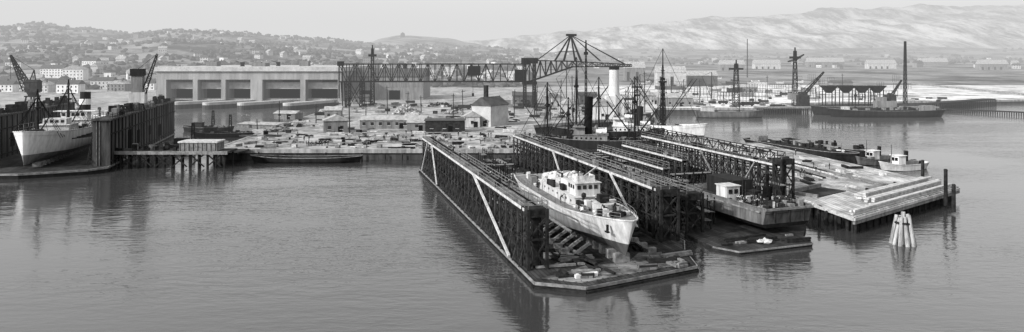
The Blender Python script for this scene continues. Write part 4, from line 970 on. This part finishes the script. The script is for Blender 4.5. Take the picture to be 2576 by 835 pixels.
part(T,'forecastle_gear',MB().box(-1.5,1.5,5,7,7.2,8.6).tube((-1.8,8,8.2),(1.8,8,8.2),.4,.4,8),M_iron2); part(T,'midship_house',MB().box(-4,4,19,26,6.2,8.6).box(-4.4,4.4,18.6,26.4,8.6,8.8).box(-3,3,20,24,8.8,10.4),M_lgrey)
for k in range(4): part(T,'midship_window',MB().box(-2.6+k*1.4,-1.8+k*1.4,19.92,20.02,9.3,10.0),M_glass)
for sg in (-1,1): part(T,'awning_frame',MB().rail([(sg*5.8,12,7.3),(sg*5.8,36,7.0)],2.2,3,.09),M_tim)
part(T,'rubbing_strake',MB().beam((-6.5,16,5.4),(-6.5,50,5.2),.2),M_mgrey)
part(T,'hawse_pipe',MB().tube((-3.8,2.6,6.4),(-3.4,2.9,6.5),.3,.3,8),M_iron)
def jibcrane(X,Y,z,rz,h,jib,lab,m=M_ironf,t=.35,house=M_iron2,jw=1.6):
    T=thing('harbour_crane',lab,'crane',(X,Y,z),rz); g=MB()
    for x in (-3,3):
        for y in (-3,3): g.beam((x,y,0),(x*.6,y*.6,h*.4),.5)
        g.beam((x,-3,.4),(x,3,.4),.7)
    g.box(-2.4,2.4,-2.4,2.4,h*.4,h*.4+.6); part(T,'portal',g,m)
    c=MB().tube((0,0,h*.4+.6),(0,0,h*.5),1.8,2.6,12); c.box(-2.6,3.2,-1.9,1.9,h*.5,h*.72); c.roof(-2.6,3.2,-1.9,1.9,h*.72,1.0,.2); c=part(T,'cabin',c,house)
    part(c,'window',MB().box(-2.0,-.4,-1.98,-1.88,h*.6,h*.68),M_glass)
    j=Vector((-2,0,h*.55)); e=Vector((-2+jib[0],0,h*.55+jib[1])); part(T,'jib',MB().boom(j,e,jw*1.5,.5,9,t*.75),m)
    a=Vector((1.5,0,h*.72)); ap=a+Vector((-.8,0,h*.25)); k=MB().beam(a,ap,.4).beam(Vector((-1.5,0,h*.72)),ap,.35); part(T,'a_frame',k,m)
    part(T,'cable',MB().beam(ap,e,.14).beam(e,e+Vector((0,0,-jib[1]*.7)),.14).beam(ap+Vector((0,.5,0)),j.lerp(e,.6),.14),m)
    return T
X,Y=XU(82,340),340; jibcrane(X,Y,3,0,22,(-8.2,16),'black harbour crane with raised lattice jib',t=.5,jw=2.2)
wx,wy=rotp(D3,A3,36,41); T=thing('dock_crane','pale box towered dock crane with thin jib','crane',(wx,wy,13.7),A3)
part(T,'tower',MB().box(-1.6,1.6,-1.6,1.6,0,12.5),M_mgrey); part(T,'cabin',MB().box(-2.3,2.3,-2.2,2.2,2,5.4),M_lgrey); part(T,'cap_house',MB().box(-1.9,1.9,-1.9,1.9,10.6,12.8),M_hulld); part(T,'portal',MB().beam((-2.4,-2,0),(-1.4,-1.5,3),.3).beam((2.4,-2,0),(1.4,-1.5,3),.3),M_iron2)
part(T,'jib',MB().boom((1.2,0,3.5),(5.6,0,17.5),1.4,.4,9,.16),M_iron2); part(T,'cable',MB().beam((0,0,12.7),(5.6,0,17.5),.1),M_iron)
def lmast(u,vt,Y,w,lab,z0=3,cross=0,name='lattice_mast'):
    X=XU(u,Y); zt_=ZV(vt,Y); T=thing(name,lab,'mast',(X,Y,z0)); h=zt_-z0
    part(T,'frame',MB().mast(0,0,0,h,w,w*.45,max(6,int(h/2.6)),.32),M_ironf)
    if cross: part(T,'platform',MB().box(-w*.9,w*.9,-w*.9,w*.9,h*.86,h*.9).box(-.3,.3,-.3,.3,h*.9,h+2),M_ironf)
    return T
lmast(937,122,410,2.2,'tall dark lattice mast in the yard',cross=1); lmast(1852,160,400,3.4,'open lattice tower on the shore',cross=1); lmast(2277,104,430,1.6,'very tall dark piling mast'); lmast(1474,112,330,1.0,'thin signal mast by the ships',cross=1); lmast(1880,98,900,1.0,'distant thin radio mast')
T=lmast(2000,128,410,2.6,'tower crane with short jib on the jetty',cross=1,name='tower_crane'); h=ZV(128,410)-3
part(T,'jib',MB().boom((0,0,h-5),(5,0,h-2),1.0,.4,5,.25).boom((0,0,h-5),(-4,0,h-6),1,.5,4,.25),M_ironf); part(T,'cabin',MB().box(-3.5,4.5,-2,2,3.6,7),M_mgrey)
X,Y=XU(2020,405),405; T=thing('derrick_crane','low derrick crane with slanting boom','crane',(X,Y,3)); part(T,'boom',MB().boom((0,0,6),(11.5,0,ZV(181,405)-3),1.4,.6,7,.3),M_ironf); part(T,'base',MB().box(-3,3,-2,2,0,6.2).box(-2,2,-1.6,1.6,6.2,8),M_iron2); part(T,'stay',MB().beam((-2,0,8),(11,0,ZV(182,405)-3.2),.2),M_ironf)
X,Y=XU(2240,425),425; T=thing('derrick_crane','excavator like derrick beside the tall mast','crane',(X,Y,3)); part(T,'boom',MB().boom((0,0,4),(6.5,0,14),1.2,.5,6,.3),M_ironf); part(T,'base',MB().box(-2.5,2.5,-2,2,0,5).box(-3,3,-2.2,2.2,5,5.4),M_iron2)
X=XU(1742,372); T=thing('coaster','low grey coaster moored at the shore','ship',(X+34,366,-1),math.radians(90)); hull_parts(T,34,6.5,4.0,.3,.9,.5,1,fine=.2,stern=.5,bulw=.7,m1=M_hullm,m2=M_hulld,mdeck=M_plankd)
part(T,'deckhouse',MB().box(-2,2,25,31,3.3,6.6).box(-2.3,2.3,24.6,31.4,6.6,6.8),M_lgrey); part(T,'mast',MB().tube((0,12,3),(0,12,13),.2,.12,6).tube((0,12,5),(0,20,11),.13,.1,6),M_iron2); part(T,'hatch',MB().box(-1.8,1.8,6,11,3.3,4.4),M_tim); part(T,'hatch',MB().box(-1.8,1.8,14,23,3.3,4.4),M_tim)
X=XU(2075,372); T=thing('long_barge','very long low black barge with raised ends','ship',(X,370,-1),math.radians(-90)); zd,hb=hull_parts(T,59,8.5,4.2,.3,1.4,.8,3,fine=.2,stern=.5,bulw=.9,m1=M_hulld,m2=M_hulld,mdeck=M_timd)
part(T,'deckhouse',MB().box(-2.2,2.2,48,54,3.3,6.8),M_mgrey); part(T,'deckhouse',MB().box(-1.8,1.8,8,11,3.3,6.2),M_lgrey); part(T,'hold_coaming',MB().box(-2.8,2.8,14,44,3.3,4.6),M_iron2); gearlumps(T,16,(-2.5,2.5),(12,48),4.5,[M_iron2,M_mgrey,M_tim])
X=XU(2035,385); T=thing('coaster','dark coaster lying inside the long barge','ship',(X,383,-1),math.radians(-90)); hull_parts(T,50,7,5,.3,1,.5,2,fine=.2,stern=.5,bulw=.9,m1=M_hulld,m2=M_hulld,mdeck=M_timd)
part(T,'deckhouse',MB().box(-2.4,2.4,34,44,4.1,8.4).box(-2,2,35,39,8.4,10.4),M_mgrey); part(T,'funnel',MB().tube((0,41,8.4),(0,41.2,12.5),1,.9,10),M_hulld)
for u in (2085,2128,2168,2206):
    Y=398; X=XU(u,Y); T=thing('coal_hopper','dark funnel shaped hopper on trestle legs','hopper',(X,Y,3),0,'row of hoppers on the jetty')
    zt_=ZV(217,Y)-3; mb=MB(); a_=[(-3.6,-3,zt_),(3.6,-3,zt_),(3.6,3,zt_),(-3.6,3,zt_)]; b_=[(-1.2,-1,zt_-3.6),(1.2,-1,zt_-3.6),(1.2,1,zt_-3.6),(-1.2,1,zt_-3.6)]
    for k in range(4): j=(k+1)%4; mb.poly([b_[k],b_[j],a_[j],a_[k]])
    mb.poly(b_[::-1]); mb.box(-3.8,3.8,-3.2,3.2,zt_,zt_+.5); part(T,'bin',mb,M_iron2)
    for lx in (-2.6,2.6):
        for ly in (-2,2): part(T,'leg',MB().beam((lx,ly,-3),(lx,ly,zt_-1.6),.4),M_ironf)
def piled(name,lab,x0,y0,x1,y1,n,w,dz,m,rows=1,pr=.35):
    T=thing(name,lab,'jetty',(0,0,0)); a=Vector((x0,y0));b=Vector((x1,y1)); d=(b-a).normalized(); nr=Vector((-d.y,d.x))
    g=MB(); c=a+nr*w/2; e=b+nr*w/2; g.beam((c.x,c.y,dz),(e.x,e.y,dz),w,.6); part(T,'deck',g,m)
    pm=MB().tube((0,0,-2),(0,0,dz-.3),pr,pr*.9,6).mesh('pile',M_timd)
    for i in range(n):
        for r in range(rows): p=a.lerp(b,i/(n-1))+nr*(w*r/max(1,rows-1) if rows>1 else -.1); part(T,'pile',pm,None,loc=(p.x,p.y,0))
    return T
piled('piled_jetty','timber jetty on close set piles',XU(1905,385),385,XU(2032,385),385,24,6,3.6,M_tim,1,.38)
piled('piled_jetty','dark timber jetty reaching from the flats',XU(2362,405),405,XU(2505,450),450,30,7,4.4,M_timd,2,.45)
piled('breakwater_fence','long low dark timber breakwater',XU(2375,400),400,XU(2600,372),372,40,2.5,1.9,M_timd,1,.3)
piled('piled_jetty','low timber jetty by the coasters',XU(1960,390),391,XU(2360,392),391,40,5,3.4,M_tim,1,.3)
for k,(pts) in enumerate(([(2000,186),(2280,210),(2576,240)],[(1400,178),(1700,184),(2000,180)],[(2240,176),(2420,190),(2600,206)])):
    g=MB()
    for p,q in zip(pts[:-1],pts[1:]):
        A_=G(p[0],p[1],3);B_=G(q[0],q[1],3); g.beam(A_+(3.6,),B_+(3.6,),3.5,1.6)
    o=struct('embankment',g,M_rubble)
for k in range(70):
    u=U(1560,2040); v=U(192,252); X,Y=G(u,v,3); w_=U(3,12); h_=U(1.0,3.5)
    mb=MB().box(-w_/2,w_/2,-1.2,1.2,0,h_); mb.box(-w_/2-.1,-w_/2+.4,-1.4,1.4,0,h_+.5); mb.box(w_/2-.4,w_/2+.1,-1.4,1.4,0,h_+.5)
    solo('formwork_block','pale concrete formwork block on the building site','block',mb,random.choice([M_white,M_concl,M_timl,M_tim,M_timd]),(X,Y,3),U(-.3,.3),'blocks on the building site')
for k in range(34):
    u=U(1590,2250); v=U(200,256); X,Y=G(u,v,3); w_=U(6,16); h_=U(3,9); n=int(w_/2); mb=MB()
    for i in range(n+1): mb.beam((i*2,0,0),(i*2,0,h_),.22)
    for z_ in (h_*.5,h_): mb.beam((0,0,z_),(n*2,0,z_),.2)
    solo('site_scaffold','open timber scaffold frame on the building site','scaffold',mb,M_ironf,(X,Y,3),U(-.2,.2),'scaffolds on the building site')
# ---------------------------------------------------------------- painted aerial haze: glow mixed into every material by world distance
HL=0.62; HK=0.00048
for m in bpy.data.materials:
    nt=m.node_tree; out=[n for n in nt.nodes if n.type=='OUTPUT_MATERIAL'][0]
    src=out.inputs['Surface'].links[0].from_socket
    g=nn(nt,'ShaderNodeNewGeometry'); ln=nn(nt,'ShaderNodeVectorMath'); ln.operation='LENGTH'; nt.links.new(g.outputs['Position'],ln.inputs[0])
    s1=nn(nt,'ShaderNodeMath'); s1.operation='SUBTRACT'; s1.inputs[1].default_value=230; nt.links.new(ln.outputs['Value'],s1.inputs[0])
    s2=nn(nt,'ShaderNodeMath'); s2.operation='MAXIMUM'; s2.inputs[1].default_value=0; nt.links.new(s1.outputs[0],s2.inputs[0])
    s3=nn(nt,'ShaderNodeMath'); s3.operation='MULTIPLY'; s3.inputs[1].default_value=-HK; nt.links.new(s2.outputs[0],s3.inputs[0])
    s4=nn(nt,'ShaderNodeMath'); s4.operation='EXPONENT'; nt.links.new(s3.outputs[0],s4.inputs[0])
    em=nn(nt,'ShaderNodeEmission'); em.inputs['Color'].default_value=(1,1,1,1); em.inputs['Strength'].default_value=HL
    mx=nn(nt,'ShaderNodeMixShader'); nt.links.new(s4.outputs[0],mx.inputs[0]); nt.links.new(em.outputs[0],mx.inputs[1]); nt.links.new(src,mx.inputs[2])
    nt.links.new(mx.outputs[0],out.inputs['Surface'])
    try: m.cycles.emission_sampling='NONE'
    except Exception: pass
# ---------------------------------------------------------------- light
sv=Vector((-0.74,-0.50,0.46)).normalized(); el=math.asin(sv.z)
wd=bpy.data.worlds.new('World'); scene.world=wd; wd.use_nodes=True; nt=wd.node_tree; bg=nt.nodes['Background']
sk=nn(nt,'ShaderNodeTexSky'); sk.sky_type='NISHITA'; sk.sun_disc=False; sk.sun_elevation=el; sk.sun_rotation=math.atan2(sv.x,sv.y); sk.dust_density=4
sp=nn(nt,'ShaderNodeSeparateColor'); nt.links.new(sk.outputs[0],sp.inputs[0])
gm=nn(nt,'ShaderNodeMath'); gm.operation='MULTIPLY'; gm.inputs[1].default_value=2.8; nt.links.new(sp.outputs['Blue'],gm.inputs[0])
tc=nn(nt,'ShaderNodeTexCoord'); sx=nn(nt,'ShaderNodeSeparateXYZ'); nt.links.new(tc.outputs['Generated'],sx.inputs[0])
h1=nn(nt,'ShaderNodeMath'); h1.operation='MAXIMUM'; h1.inputs[1].default_value=0; nt.links.new(sx.outputs['Z'],h1.inputs[0])
h2=nn(nt,'ShaderNodeMath'); h2.operation='MULTIPLY'; h2.inputs[1].default_value=-1.8; nt.links.new(h1.outputs[0],h2.inputs[0])
h3=nn(nt,'ShaderNodeMath'); h3.operation='EXPONENT'; nt.links.new(h2.outputs[0],h3.inputs[0])
mx=nn(nt,'ShaderNodeMix'); nt.links.new(h3.outputs[0],mx.inputs[0]); nt.links.new(gm.outputs[0],mx.inputs[2]); mx.inputs[3].default_value=5.4
nt.links.new(mx.outputs[0],bg.inputs['Color']); bg.inputs['Strength'].default_value=0.14
sl=bpy.data.lights.new('sun','SUN'); sl.energy=4.4; sl.angle=math.radians(.5); sl.color=(1,.99,.98)
so=newobj('sun',sl,(0,0,200)); so.rotation_euler=(-sv).to_track_quat('-Z','Y').to_euler()
cd=bpy.data.cameras.new('camera'); cd.sensor_width=36; cd.lens=36*F/2576; cd.shift_y=-(417.5-HV)/2576; cd.clip_end=20000; cd.clip_start=1
co=newobj('camera',cd,(0,0,CAMH)); co.rotation_euler=(math.pi/2,0,0); scene.camera=co
scene.view_settings.view_transform='Standard'; scene.view_settings.look='None'; scene.view_settings.exposure=0
